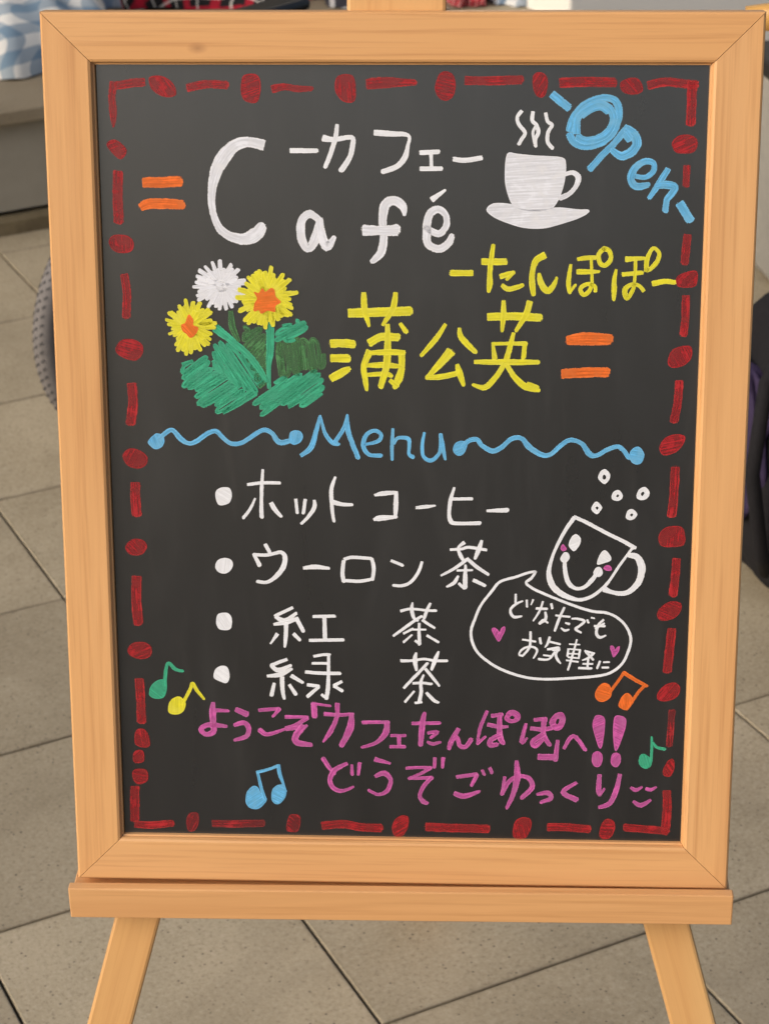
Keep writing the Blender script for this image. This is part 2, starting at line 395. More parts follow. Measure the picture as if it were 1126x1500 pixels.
for s_ in (-1, 1):
    y = .19 * s_
    tube(bm, [(-.09, y, .64), (-.02, y, .635), (0, y, .60), (0, y, .2)], .011)
    tube(bm, [(0, y, .46), (.40, y, .46), (.42, y, .42), (.42, y, .16)], .011)
    tube(bm, [(0, y, .26), (.42, y, .26)], .011)
    tube(bm, [(0, y, .58), (.26, y, .58), (.30, y, .56), (.30, y, .46)], .010)
    tube(bm, [(.0, .245 * s_, .2), (0, y, .2)], .009)
    tube(bm, [(.42, y, .3), (.50, y * .8, .14), (.52, y * .8, .10)], .009)
tube(bm, [(.06, -.19, .26), (.34, .19, .45)], .009); tube(bm, [(.06, .19, .26), (.34, -.19, .45)], .009)
obj('frame', bm, M['black_metal'], wc, True)
bm = bmesh.new(); box(bm, .01, .41, -.19, .19, .462, .492, .012, 3); obj('seat', bm, M['black_cloth'], wc)
bm = bmesh.new(); box(bm, -.012, .012, -.19, .19, .50, .61, .01, 3); obj('backrest', bm, M['black_cloth'], wc)
for s_ in (-1, 1):
    bm = bmesh.new(); box(bm, .02, .27, .19 * s_ - .022, .19 * s_ + .022, .588, .606, .008, 3); obj('armrest', bm, M['black_plastic'], wc)
    bm = bmesh.new(); tube(bm, [(-.17, .19 * s_, .642), (-.09, .19 * s_, .64)], .015); obj('push_handle', bm, M['black_plastic'], wc, True)
    bm = bmesh.new(); box(bm, .48, .60, .15 * s_ - .06, .15 * s_ + .06, .09, .10, .003, 2); obj('footplate', bm, M['black_plastic'], wc)

# ---------------- things at the right edge ----------------
# storage box
sb = empty('storage_box', (.72, 2.15, 0), R(14), label='pale grey plastic box with a black lid at the right edge behind the board', cat='box')
bm = bmesh.new(); box(bm, -.20, .20, -.16, .16, .0, .36, .02, 4)
for v_ in bm.verts: v_.co.x *= .9 + .1 * v_.co.z / .36; v_.co.y *= .9 + .1 * v_.co.z / .36
obj('body', bm, M['grey_plastic'], sb)
bm = bmesh.new(); box(bm, -.215, .215, -.175, .175, .3605, .39, .008, 3); box(bm, -.17, .17, -.13, .13, .3905, .40, .004, 2); obj('lid', bm, M['black_plastic'], sb)
# backpack standing on the paving
bp = empty('backpack', (.492, 1.19, 0), R(20), label='black and dark purple backpack standing on the paving at the right edge', cat='backpack')
def softbox(w_, d_, h_, z0, seed, taper=.8, n=14):
    bm = bmesh.new(); bmesh.ops.create_cube(bm, size=1); bmesh.ops.subdivide_edges(bm, edges=bm.edges[:], cuts=n, use_grid_fill=True)
    for v_ in bm.verts:
        x_, y_, z_ = v_.co * 2
        l8 = (abs(x_) ** 5 + abs(y_) ** 5 + abs(z_) ** 5) ** .2; m8 = max(abs(x_), abs(y_), abs(z_))
        x_, y_, z_ = (c_ * m8 / l8 for c_ in (x_, y_, z_))
        t_ = (z_ + 1) / 2; k_ = taper + (1 - taper) * math.sin(math.pi * min(1, t_ * .9 + .1))
        nz = .012 * noise.noise(Vector((x_ * 2 + seed, y_ * 2, z_ * 3)))
        v_.co = Vector((x_ * w_ / 2 * k_, y_ * d_ / 2 * k_, z0 + t_ * h_)) * 1 + Vector((x_, y_, 0)) * nz
    return bm
obj('body', softbox(.27, .18, .40, .0, 2.0), M['black_cloth'], bp, True)
bm = softbox(.21, .05, .25, .10, 4.0)
for v_ in bm.verts: v_.co.y -= .095
obj('front_pocket', bm, M['purple_cloth'], bp, True)
bm = softbox(.035, .12, .2, .12, 5.0)
for v_ in bm.verts: v_.co.x -= .135
obj('side_pocket', bm, M['purple_cloth'], bp, True)
bm = bmesh.new(); tube(bm, [(-.04, .03, .39), (-.035, .03, .43), (0, .03, .445), (.035, .03, .43), (.04, .03, .39)], .007, 8); obj('grab_handle', bm, M['black_cloth'], bp, True)
bm = bmesh.new(); tube(bm, [(-.09, -.05, .385), (-.15, -.09, .33), (-.165, -.10, .22), (-.14, -.09, .1), (-.11, -.05, .05)], .009, 8); obj('shoulder_strap', bm, M['black_cloth'], bp, True)
# wooden chair
ch = empty('wooden_chair', (.66, .98, 0), R(0), label='amber wooden chair with a curved top rail at the upper right', cat='chair')
def cpart(name, *bxs):
    bm = bmesh.new()
    for b_ in bxs: box(bm, *b_, .004, 2)
    return obj(name, bm, M['chair_wood'], ch)
bm = bmesh.new(); n_ = 24; rings = []
for i in range(n_ + 1):
    t_ = -1 + 2 * i / n_; x_ = .355 * t_; top = .856 - .024 * abs(t_) ** 3; y_ = -.19 + .03 * t_ * t_ ; hh = .036 - .016 * abs(t_) ** 3
    rings.append([bm.verts.new(p_) for p_ in ((x_, y_, top - hh), (x_, y_ + .022, top - hh), (x_, y_ + .022, top - .004), (x_, y_ + .018, top), (x_, y_ + .004, top), (x_, y_, top - .004))])
for a, b_ in zip(rings, rings[1:]):
    for j in range(6): bm.faces.new((a[j], a[(j + 1) % 6], b_[(j + 1) % 6], b_[j]))
bm.faces.new(rings[0]); bm.faces.new(rings[-1][::-1])
obj('top_rail', bm, M['chair_wood'], ch, True)
for s_ in (-1, 1):
    cpart('back_post', (s_ * .17 - .014, s_ * .17 + .014, -.185, -.163, 0, .822))
    cpart('leg', (s_ * .17 - .016, s_ * .17 + .016, .15, .182, 0, .42))
    cpart('side_rail', (s_ * .15 - .01, s_ * .15 + .01, -.162, .149, .38, .42))
for k in range(3): cpart('back_slat', (-.07 + .07 * k - .011, -.07 + .07 * k + .011, -.181, -.169, .46, .822))
bm = bmesh.new(); box(bm, -.185, .185, -.16, .19, .4205, .445, .01, 3); obj('seat', bm, M['black_cloth'], ch)

# ---------------- easel ----------------
LEAN = math.atan2(.20823, .97807)
ez = empty('easel', (0, 0.02, 0), 0, label='honey wooden easel with splayed legs holding the menu board', cat='easel')
def epart(name, bm, mat, loc, rot, smooth=False):
    o = obj(name, bm, mat, ez, smooth); o.location = Vector(loc) - Vector((0, .02, 0)); o.rotation_euler = rot; return o
zb = .4602; yb = -.0615                                  # bottom edge of the board's front face
def plane_pt(x, z, back): # a point in the leaning plane, 'back' metres behind the board's front face
    s_ = (z - zb) / .97807
    return Vector((x, yb + s_ * .20823 + back * .978, z - back * .208))
def beam(name, p0, p1, wd, th, mat, facing, ext=0):
    d = (p1 - p0); ln = d.length; zax = d.normalized(); yax = (facing - zax * facing.dot(zax)).normalized(); xax = yax.cross(zax)
    bm = bmesh.new(); box(bm, -wd / 2, wd / 2, -th / 2, th / 2, -ext, ln, .0022, 2)
    o = obj(name, bm, mat, ez)
    m_ = Matrix((xax, yax, zax)).transposed().to_4x4(); m_.translation = p0 - Vector((0, .02, 0)); o.matrix_local = m_
    return o
fc = Vector((0, -.978, .208))
BK = .030
for s_, x0, x1 in ((-1, -.3055, -.016), (1, .2985, .016)):
    p1 = plane_pt(x1, 1.035, BK); p0 = plane_pt(x0, .0105, BK)
    beam('leg', p0, p1, .0315, .016, M['wood_z'], fc)
# head block joining the legs and rear leg
hb = plane_pt(-.002, 1.0, BK - .0125); he = plane_pt(-.002, 1.09, BK - .0125)
beam('head_block', hb, he, .062, .009, M['wood_z'], fc)
top = plane_pt(-.002, 1.0, BK + .017)
beam('rear_leg', Vector((-.002, .50, .004)), top, .032, .016, M['wood_z'], Vector((0, -.9, -.4)))
cb0 = plane_pt(-.23, .72, BK + .014); cb1 = plane_pt(.23, .72, BK + .014)
bm = bmesh.new(); box(bm, -.19, .19, -.006, .006, -.015, .015, .002, 2)
epart('cross_bar', bm, M['ledge_wood'], plane_pt(0, .70, BK + .016), (-LEAN, 0, 0))
# ledge: shelf + front lip, in board-lean frame
bm = bmesh.new(); box(bm, -.231, .2266, .0, .0075, -.0252, .0, .0010, 2)      # lip
epart('ledge_lip', bm, M['ledge_wood'], (0, -.0747, .4637), (0, -.0045, 0))
bm = bmesh.new(); box(bm, -.2305, .2261, .0078, .052, -.020, -.0090, .001, 1)
epart('ledge_shelf', bm, M['ledge_wood'], (0, -.0747, .4637), (0, -.0045, 0))

# ---------------- menu board ----------------
BW, BH, RL = .45, .59072, .031516
bd = bpy.data.objects.new('menu_board', None); C.objects.link(bd)
tag(bd, 'honey wood framed blackboard with a handwritten cafe menu leaning on the easel', 'menu board')
ax = Vector((.99999, 0, -.00428)); ay = Vector((.00419, .20823, .97807)); az_ = Vector((-.00089, -.97808, .20823))
org = Vector((0, 0, .74911)) - ay * BH / 2
bd.matrix_world = Matrix(((ax.x, ay.x, az_.x, org.x), (ax.y, ay.y, az_.y, org.y), (ax.z, ay.z, az_.z, org.z), (0, 0, 0, 1)))
REC = .007; TH = .020
def rail(name, pts_out, pts_in, mat, nrm2):
    """mitred rail: outer edge a->b, inner edge d->c, rounded outer and inner arrises, rebate lip inside"""
    bm = bmesh.new(); a, b_ = [Vector(p) for p in pts_out]; d, c_ = [Vector(p) for p in pts_in]
    n = 20; rings = []
    for i in range(n + 1):
        t = i / n
        o_ = a.lerp(b_, t); q = d.lerp(c_, t); w_ = (q - o_)
        def P_(f, z): return o_ + w_ * f + Vector((0, 0, z))
        wob = .00035 * noise.noise(Vector((t * 9, nrm2, 0)))
        mm = .001 / RL
        st = [(0, -TH), (0 + wob * 8, -.0022), (.5 * mm + wob * 8, -.0008), (1.6 * mm, 0), (1 - 2.4 * mm, 0), (1 - .9 * mm, -.0008), (1 - .15 * mm, -.0024), (1, -.0040), (1 + 1.1 * mm, -.0043), (1 + 1.3 * mm, -REC - .0016), (1 + 1.3 * mm, -.0165), (1 - 1 * mm, -TH)]
        rings.append([bm.verts.new(P_(f, z)) for f, z in st])
    m = len(rings[0])
    for r1, r2 in zip(rings, rings[1:]):
        for j in range(m): bm.faces.new((r1[j], r1[(j + 1) % m], r2[(j + 1) % m], r2[j]))
    bm.faces.new(rings[0]); bm.faces.new(rings[-1][::-1])
    o = obj(name, bm, mat, bd)
    return o
hx, g2 = BW / 2, .00022
ix = hx - RL; y0, y1, iy0, iy1 = 0, BH, RL, BH - RL
def V3(x, y): return (x, y, 0)
rail('frame_rail', (V3(-hx + g2, y1), V3(hx - g2, y1)), (V3(-ix + g2, iy1), V3(ix - g2, iy1)), M['wood_x'], 1)
rail('frame_rail', (V3(hx - g2, y0), V3(-hx + g2, y0)), (V3(ix - g2, iy0), V3(-ix + g2, iy0)), M['wood_x'], 2)
rail('frame_rail', (V3(-hx, y0 + g2), V3(-hx, y1 - g2)), (V3(-ix, iy0 + g2), V3(-ix, iy1 - g2)), M['wood_y'], 3)
rail('frame_rail', (V3(hx, y1 - g2), V3(hx, y0 + g2)), (V3(ix, iy1 - g2), V3(ix, iy0 + g2)), M['wood_y'], 4)
bm = bmesh.new(); box(bm, -ix + .0018, ix - .0012, iy0 + .0012, iy1 - .0010, -REC - .003, -REC)
panel = obj('blackboard_panel', bm, M['board'], bd)
bm = bmesh.new(); box(bm, -ix - .0005, ix + .0005, iy0 - .0005, iy1 + .0005, -REC - .008, -REC - .005)
obj('backing_board', bm, M['black_plastic'], bd)

# ---------------- handwriting: paint-marker strokes on the panel (0.1 mm units, origin panel centre) ----------------
MARKS = """red_corner|red|red corner bracket|S -1617,2517,59 -1703,2508,59 -1795,2494,59|S -1811,2513,52 -1823,2417,52 -1819,2315,52 -1821,2238,16
red_dot|red||F -1582,2543 -1536,2557 -1474,2542 -1429,2500 -1415,2444 -1449,2424 -1506,2430 -1562,2465 -1580,2499
red_dash|red||S -1339,2481,57 -1224,2503,57 -1093,2499,57
red_dot|red||F -995,2545 -960,2567 -909,2565 -883,2529 -882,2462 -901,2399 -935,2388 -986,2406 -1005,2460
red_dash|red||S -804,2474,57 -730,2488,48 -650,2476,48 -557,2477,34
red_dot|red||F -404,2540 -364,2565 -307,2560 -285,2513 -286,2412 -320,2391 -371,2406 -411,2467
red_dash|red||S -205,2505,75 -80,2516,75 91,2516,38
red_dot|red||F 222,2519 245,2570 285,2585 330,2560 344,2498 331,2436 291,2405 245,2418 217,2469
red_dash|red||S 409,2529,62 569,2526,62 758,2535,62
red_dot|red||F 826,2549 853,2579 894,2572 919,2531 911,2456 889,2427 855,2433 831,2478
red_dash|red||S 1001,2514,68 1129,2522,68 1338,2518,68
red_dot|red||F 1371,2514 1423,2544 1480,2541 1511,2492 1501,2457 1444,2444 1387,2462
red_corner|red|red corner bracket|S 1547,2502,62 1651,2522,62 1775,2509,62 1846,2505,62|S 1817,2519,68 1818,2397,68 1816,2263,68
red_dot|red||F 1706,2150 1747,2190 1814,2194 1858,2166 1860,2114 1827,2083 1741,2082 1712,2112
red_dash|red||S 1802,1999,50 1801,1874,50
red_dash|red||S 1822,1562,59 1810,1382,60
red_dot|red||F 1763,1293 1823,1326 1889,1330 1887,1242 1826,1227 1770,1237
red_dash|red||S 1825,1170,57 1826,1027,57 1819,919,57
red_dot|red||F 1724,738 1752,820 1839,848 1875,830 1874,767 1826,717 1756,702
red_dash|red||S 1801,612,61 1798,484,61 1778,346,62
red_dot|red||F 1689,170 1726,235 1797,260 1851,246 1841,190 1792,138 1718,118
red_dash|red||S 1796,32,66 1794,-127,66 1783,-292,66
red_dot|red||F 1703,-439 1746,-376 1845,-367 1876,-427 1868,-494 1795,-508 1723,-501
red_dash|red||S 1826,-595,63 1821,-733,64 1810,-845,64
red_dot|red||F 1710,-985 1736,-927 1803,-887 1868,-905 1856,-973 1807,-1013 1739,-1023
red_dash|red||S 1811,-1084,68 1801,-1237,68 1791,-1384,69
red_dot|red||F 1728,-1552 1772,-1488 1836,-1462 1880,-1495 1867,-1560 1803,-1595 1742,-1592
red_dash|darkred||S 1833,-1666,50 1828,-1789,50 1823,-1920,50
red_dot|red||F 1786,-2101 1817,-2030 1854,-2020 1862,-2080 1840,-2141 1797,-2142
red_corner|red|red corner bracket|S 1817,-2256,68 1824,-2371,68 1817,-2555,68|S 1537,-2528,63 1676,-2537,63 1827,-2551,63
red_dot|red||F -1866,2115 -1851,2147 -1805,2153 -1749,2105 -1745,2071 -1775,2034 -1809,2047
red_dash|red||S -1801,1950,71 -1809,1794,72 -1808,1631,72
red_dot|red||F -1876,1514 -1840,1547 -1759,1544 -1719,1504 -1727,1451 -1774,1431 -1833,1438 -1869,1473
red_dash|red||S -1786,1289,61 -1772,1173,61 -1781,1012,62
red_dot|red||F -1855,815 -1814,861 -1747,866 -1686,831 -1684,772 -1730,726 -1800,739 -1852,774
red_dash|red||S -1762,567,72 -1758,430,72 -1781,301,73
red_dot|red||F -1839,82 -1796,129 -1729,121 -1677,75 -1688,19 -1743,-5 -1809,18
red_dash|red||S -1760,-108,74 -1764,-211,74 -1759,-324,74
red_dot|red||F -1839,-538 -1792,-495 -1729,-499 -1698,-541 -1732,-599 -1801,-605 -1836,-576
red_dash|red||S -1774,-762,75 -1781,-936,75 -1772,-1091,76
red_dot|red||F -1853,-1277 -1819,-1233 -1745,-1222 -1691,-1260 -1702,-1324 -1768,-1345 -1836,-1321
red_dash|red||S -1782,-1492,70 -1777,-1638,70 -1776,-1802,71
red_dot|red||F -1816,-1867 -1764,-1853 -1731,-1902 -1725,-1976 -1777,-1989 -1827,-1959
red_dot|red||F -1839,-2033 -1804,-2008 -1770,-2022 -1769,-2087 -1807,-2106 -1841,-2094
red_dot|red||F -1852,-2172 -1817,-2149 -1757,-2156 -1742,-2207 -1760,-2245 -1813,-2264 -1846,-2231
red_corner|red|red corner bracket|S -1839,-2287,71 -1844,-2424,71 -1846,-2532,71|S -1843,-2564,59 -1732,-2569,59 -1584,-2550,59
red_dot|darkred||F -1483,-2508 -1459,-2472 -1406,-2475 -1404,-2552 -1433,-2603 -1474,-2608 -1487,-2559
red_dash|darkred||S -1302,-2550,61 -1132,-2548,61 -950,-2541,61
red_dot|darkred||F -779,-2498 -755,-2470 -702,-2478 -695,-2535 -716,-2597 -769,-2602 -794,-2581
red_dash|red||S -541,-2553,68 -399,-2537,68 -274,-2558,68 -138,-2563,68
red_dot|red||F -60,-2576 -47,-2507 3,-2466 51,-2479 47,-2554 15,-2613 -35,-2624
red_dash|red||S 179,-2548,71 355,-2553,71 600,-2555,71
red_dot|red||F 771,-2570 789,-2495 839,-2464 890,-2477 897,-2534 866,-2610 816,-2627 778,-2611
red_dash|red||S 1016,-2535,66 1148,-2534,66 1293,-2545,66
red_dot|red||F 1366,-2569 1380,-2507 1416,-2465 1463,-2485 1470,-2540 1445,-2602 1401,-2619 1373,-2603
orange_bar|orange||S -1639,1883,76 -1529,1887,76 -1404,1892,76
orange_bar|orange||S -1662,1727,58 -1592,1751,76 -1389,1745,70
orange_bar|orange||S 1078,877,67 1196,888,91 1356,885,76
orange_bar|orange||S 1049,657,73 1191,667,73 1342,669,73
letter|whiteS|large white letter C|S -872,2122,78 -969,2143,71 -1062,2114,86 -1151,2004,92 -1201,1854,60 -1199,1692,49 -1144,1576,61 -1029,1525,77 -936,1549,93 -882,1614,70
character|white||S -696,2090,34 -530,2089,34
character|white||S -488,2170,48 -425,2159,37 -310,2174,34 -305,2117,37 -323,2048,37 -376,1965,41|S -401,2252,25 -411,2173,34 -444,2070,34 -479,1987,28
character|white||S -163,2204,41 -69,2197,41 48,2187,27 45,2121,27 28,2052,41 -24,1992,41 -114,1959,35
character|white||S 126,2079,32 241,2085,32|S 192,2077,25 195,1986,25|S 126,1978,32 258,1979,32
character|white||S 336,2039,35 405,2032,35 508,2047,35
letter|whiteS|white letter a|S -518,1648,46 -581,1688,58 -634,1641,58 -635,1536,65 -596,1466,58 -548,1525,70 -521,1642,46|S -521,1654,60 -507,1560,61 -473,1477,65 -426,1538,33
letter|whiteS|white letter f|S 24,1683,23 16,1735,56 -36,1775,65 -94,1752,69 -115,1658,60 -109,1542,56 -124,1448,61 -183,1383,40|S -234,1585,81 -129,1583,68 -19,1587,86
letter|whiteS|white letter e|S 161,1604,42 242,1564,51 291,1617,46 286,1686,46 236,1721,53 182,1685,58 167,1592,58 175,1499,58 242,1467,58 301,1500,58 329,1553,42
accent_mark|white||S 201,1784,42 282,1843,18
steam_line|white||S 759,2341,26 733,2303,26 743,2258,26 782,2206,26 763,2167,26 745,2133,26
steam_line|white||S 830,2335,27 827,2282,27 854,2252,27 866,2207,27 849,2168,27 850,2121,27|S 848,2244,20 832,2206,20 844,2138,20
steam_line|white||S 910,2327,26 924,2275,26 951,2253,26 927,2207,26 926,2147,26 957,2109,26
cup_drawing|whiteS|solid white coffee cup with handle|F 672,2072 737,2073 856,2062 1016,2052 1043,2005 1040,1925 1020,1835 986,1759 942,1719 862,1703 761,1716 709,1751 675,1831 659,1930|S 1040,1945,30 1087,1957,34 1123,1926,42 1109,1871,34 1070,1825,34 1011,1795,36
saucer_drawing|whiteS||F 546,1719 590,1760 701,1756 781,1730 922,1731 1012,1736 1122,1724 1190,1722 1188,1701 1123,1665 1004,1626 904,1602 783,1606 672,1638 591,1674
dash_mark|blue||S 950,2445,59 1054,2360,59
letter|blue|large light blue letter O|S 1061,2218,53 1084,2299,53 1147,2375,53 1241,2417,53 1317,2418,53 1359,2378,53 1363,2293,53 1327,2198,53 1244,2137,53 1157,2123,53 1089,2148,53 1060,2199,53|S 1105,2205,55 1110,2295,55 1166,2350,55 1241,2386,55 1309,2358,55 1334,2288,55 1303,2212,55 1237,2171,55 1161,2158,55 1110,2183,55|S 1143,2304,28 1195,2343,28 1252,2358,28 1295,2330,28
letter|blue|light blue letter p|S 1426,2242,55 1338,2136,46 1263,2059,46 1193,1977,50|S 1417,2232,57 1466,2195,67 1483,2138,67 1449,2085,67 1388,2061,57 1330,2098,42|S 1413,2204,63 1442,2166,63
letter|blue|light blue letter e|S 1478,1936,35 1545,1929,35 1594,1968,38 1590,2020,38 1533,2026,48 1476,1985,54 1454,1918,54 1489,1871,54 1566,1881,42
letter|blue|light blue letter n|S 1683,1978,42 1632,1891,44 1573,1799,33|S 1614,1872,38 1671,1882,58 1734,1869,48 1712,1825,48 1684,1786,44 1677,1714,46
dash_mark|blue||S 1766,1763,64 1838,1653,64
character|yellow||S 326,1313,45 458,1313,45
character|yellow|yellow hiragana ta|S 523,1387,48 601,1387,48 675,1388,48|S 591,1494,28 578,1391,36 571,1313,36 571,1242,44 564,1193,24|S 641,1291,39 687,1306,39 725,1318,31|S 725,1318,23 680,1271,23|S 651,1235,31 696,1210,41 782,1236,31
character|yellow|yellow hiragana n|S 919,1430,50 865,1395,47 843,1316,39 844,1237,44 853,1174,31|S 886,1312,23 898,1254,47 938,1199,47 977,1231,39 999,1286,20
character|yellow|yellow hiragana po|S 1087,1370,21 1078,1301,33 1075,1240,33 1084,1188,26|S 1084,1192,21 1120,1241,21|S 1131,1405,26 1178,1414,34 1242,1417,34|S 1130,1325,38 1197,1325,38 1270,1327,21|S 1216,1415,22 1221,1328,22 1226,1251,22|S 1247,1199,26 1242,1233,26 1194,1246,29 1152,1215,34 1174,1176,31 1212,1207,31 1224,1250,22|S 1296,1476,34 1263,1437,34 1273,1381,34 1307,1368,34 1340,1407,34 1330,1459,34 1296,1476,34
character|yellow|yellow hiragana po|S 1376,1339,19 1365,1270,33 1367,1209,38 1366,1144,26|S 1438,1407,43 1494,1411,34 1553,1414,26|S 1420,1309,34 1488,1316,34 1543,1322,29|S 1498,1409,24 1498,1332,24 1494,1254,24|S 1555,1203,29 1524,1237,28 1477,1245,29 1435,1210,38 1450,1153,31 1483,1202,29 1497,1254,24|S 1569,1333,38 1571,1410,34 1607,1479,29 1646,1446,29 1635,1394,34 1598,1350,34 1569,1333,34
character|yellow||S 1614,1251,41 1686,1265,38 1753,1259,34
character|yellow|yellow kanji with grass on top|S -332,1048,68 -152,1055,68 64,1063,68|S -238,1178,38 -232,1073,47 -204,964,23|S -32,1180,34 -49,1085,43 -115,972,27|S -450,846,63 -379,850,63 -302,843,63|S -451,750,59 -338,751,59|S -453,614,54 -391,649,59 -338,679,42|S -202,852,57 -125,893,59 -12,890,61|S -85,972,34 -85,836,51 -92,701,54 -131,560,42|S -2,981,27 36,926,38|S -201,796,57 -239,699,42 -230,602,42 -221,539,25|S -201,786,29 -97,793,46 21,791,38|S 7,799,51 5,683,48 -17,605,58 -41,556,35|S -220,704,29 -97,706,48 7,697,23|S -211,641,29 -97,648,38 -60,634,29|S -69,604,35 -22,566,35
character|yellow|yellow kanji ko|S 289,977,25 224,878,40 134,771,27|S 379,952,27 393,890,44 484,795,38|S 323,798,74 253,715,54 168,622,29|S 168,625,33 272,633,42 376,658,38|S 366,712,29 381,659,48 409,577,29
character|yellow|yellow kanji ei|S 564,1028,59 733,1033,59 902,1025,59|S 661,1132,28 662,1037,42 654,936,23|S 830,1129,47 807,1048,44 743,937,28|S 595,859,19 609,753,42|S 598,852,27 707,855,27 810,855,38|S 801,857,34 795,760,34|S 729,923,27 702,817,42 675,711,42|S 481,732,32 680,732,46 892,733,34|S 670,720,42 624,642,40 549,564,44 468,582,23|S 689,711,38 738,634,42 814,567,48 898,547,29|S 823,591,29 890,568,29
wavy_line|blue|light blue wavy line with round ends|F -1667,175 -1640,213 -1608,235 -1572,225 -1558,188 -1575,147 -1617,128 -1647,146|S -1594,198,32 -1540,246,34 -1499,258,34 -1449,200,42 -1398,170,32 -1345,185,34 -1271,239,34 -1214,254,34 -1169,209,34 -1118,172,34 -1045,178,34 -961,233,34 -899,265,34 -847,245,36 -797,181,42 -714,198,34|F -734,214 -723,252 -692,265 -656,255 -643,221 -662,183 -699,167 -729,182
letter|blue|light blue capital M|S -655,95,31 -589,152,39 -550,280,33 -528,363,20|S -524,352,17 -497,247,28 -449,184,33 -406,173,26|S -436,181,31 -373,282,28 -349,371,20|S -349,371,17 -346,271,37 -315,172,37 -280,81,33
letter|blue|light blue letter e|S -234,173,20 -148,196,28 -129,241,28 -175,268,28 -228,234,33 -245,162,33 -208,104,28 -129,99,31
letter|blue|light blue letter n|S -51,281,22 -57,175,28 -57,70,22|S -46,181,26 -19,218,26 47,215,31 56,166,26 54,110,26 83,90,31
letter|blue|light blue letter u|S 155,256,20 142,178,26 147,100,26 196,67,31 250,113,26 262,179,26 260,246,26|S 262,246,26 276,157,33 293,74,20
wavy_line|blue|light blue wavy line with round ends|F 343,137 355,181 390,202 432,194 432,157 409,113 373,103|S 409,163,34 444,203,34 498,213,34 534,171,34 600,136,39 659,160,34 724,219,34 790,223,34 844,162,46 923,114,39 982,118,34 1053,183,34 1112,215,34 1184,191,34 1233,124,41 1281,112,34 1352,153,34 1417,173,34 1459,145,34 1490,103,34 1520,103,34|F 1496,127 1524,167 1560,171 1591,122 1575,67 1546,54 1509,72
bullet_dot|white||F -1229,-189 -1218,-147 -1184,-130 -1136,-133 -1120,-177 -1134,-228 -1168,-248 -1211,-247
character|white|white katakana ho|S -1013,-108,25 -914,-95,25 -799,-95,25|S -911,-5,20 -920,-125,27 -925,-255,28 -924,-333,34|S -965,-203,16 -1000,-276,22 -1047,-339,24|S -859,-234,35 -831,-284,33 -793,-326,22
character|white|white small katakana tsu|S -695,-207,24 -687,-300,24|S -633,-209,26 -646,-301,26|S -572,-212,22 -573,-260,33 -610,-321,26 -661,-374,22
character|white|white katakana to|S -432,-51,18 -459,-139,31 -455,-269,28 -444,-357,24|S -445,-224,39 -387,-238,29 -322,-239,24
character|white|white katakana ko|S -171,-173,18 -118,-160,35 -32,-153,25|S -30,-148,27 -32,-233,37 -37,-324,26|S -177,-341,22 -138,-330,43 -27,-321,24
character|white||S 103,-256,22 161,-249,31 228,-240,14
character|white|white katakana hi|S 353,-116,18 329,-198,29 320,-289,28 330,-344,34 364,-361,28 526,-358,30|S 343,-193,24 470,-191,24
character|white||S 570,-273,20 633,-270,29 705,-266,35
bullet_dot|white||F -1242,-675 -1221,-634 -1177,-619 -1134,-633 -1124,-671 -1150,-715 -1190,-728 -1228,-712
character|white|white katakana u|S -903,-521,28 -875,-576,28|S -982,-588,24 -945,-667,34|S -978,-593,26 -895,-595,26 -837,-581,26 -798,-575,30 -774,-606,34 -785,-677,38 -840,-749,34 -899,-786,26 -962,-780,26
character|white||S -649,-683,24 -576,-674,38 -479,-683,22
character|white|white katakana ro|S -380,-629,30 -390,-705,30 -382,-777,30|S -376,-619,26 -321,-604,26 -193,-612,26|S -193,-612,28 -180,-683,28 -190,-760,28|S -381,-767,26 -276,-771,26 -190,-755,26
character|white|white katakana n|S -63,-625,24 13,-657,24|S 141,-631,21 115,-707,24 64,-775,24 4,-800,24 -51,-797,21
character|white|white kanji tea|S 329,-544,23 403,-538,23 454,-526,23 568,-543,23|S 420,-494,31 382,-530,21 395,-579,30 416,-618,23|S 537,-479,21 518,-541,35 493,-604,21|S 268,-725,16 353,-677,24 442,-609,26|S 442,-605,26 506,-662,28 583,-714,23|S 374,-688,17 476,-684,17|S 431,-649,17 430,-730,33 429,-810,35|S 388,-779,21 422,-812,21|S 383,-726,17 354,-775,30 307,-803,16|S 485,-754,30 562,-792,24
bullet_dot|white||F -1243,-1048 -1226,-1013 -1169,-1007 -1142,-1037 -1140,-1086 -1158,-1124 -1219,-1125 -1242,-1093
character|white|white kanji beni|S -728,-964,25 -846,-1023,27|S -842,-1028,29 -781,-1057,39 -701,-1001,25|S -855,-1084,21 -772,-1066,39 -697,-1041,29|S -704,-1036,33 -656,-1131,29|S -772,-1071,33 -776,-1171,31 -784,-1243,19|S -834,-1152,29 -880,-1222,14|S -722,-1150,29 -680,-1194,25|S -588,-1024,25 -443,-1019,25|S -514,-1028,31 -511,-1187,31|S -616,-1194,25 -388,-1187,25
character|white|white kanji tea|S 0,-978,23 55,-963,20 114,-965,20 177,-972,20 236,-972,22|S 78,-918,14 74,-968,30 87,-1024,25 114,-1046,22|S 198,-921,20 177,-967,25 156,-1029,25|S -51,-1156,19 18,-1103,24 87,-1049,24 140,-1012,22|S 145,-1040,23 183,-1067,23 228,-1095,19|S 18,-1137,19 82,-1102,19|S 82,-1108,16 169,-1107,16|S 124,-1063,20 122,-1130,24 127,-1214,27|S 98,-1187,20 124,-1209,20|S 76,-1145,14 18,-1199,20|S 177,-1149,22 254,-1196,19
bullet_dot|white||F -1272,-1453 -1255,-1408 -1212,-1385 -1174,-1401 -1164,-1467 -1186,-1509 -1233,-1496 -1266,-1478
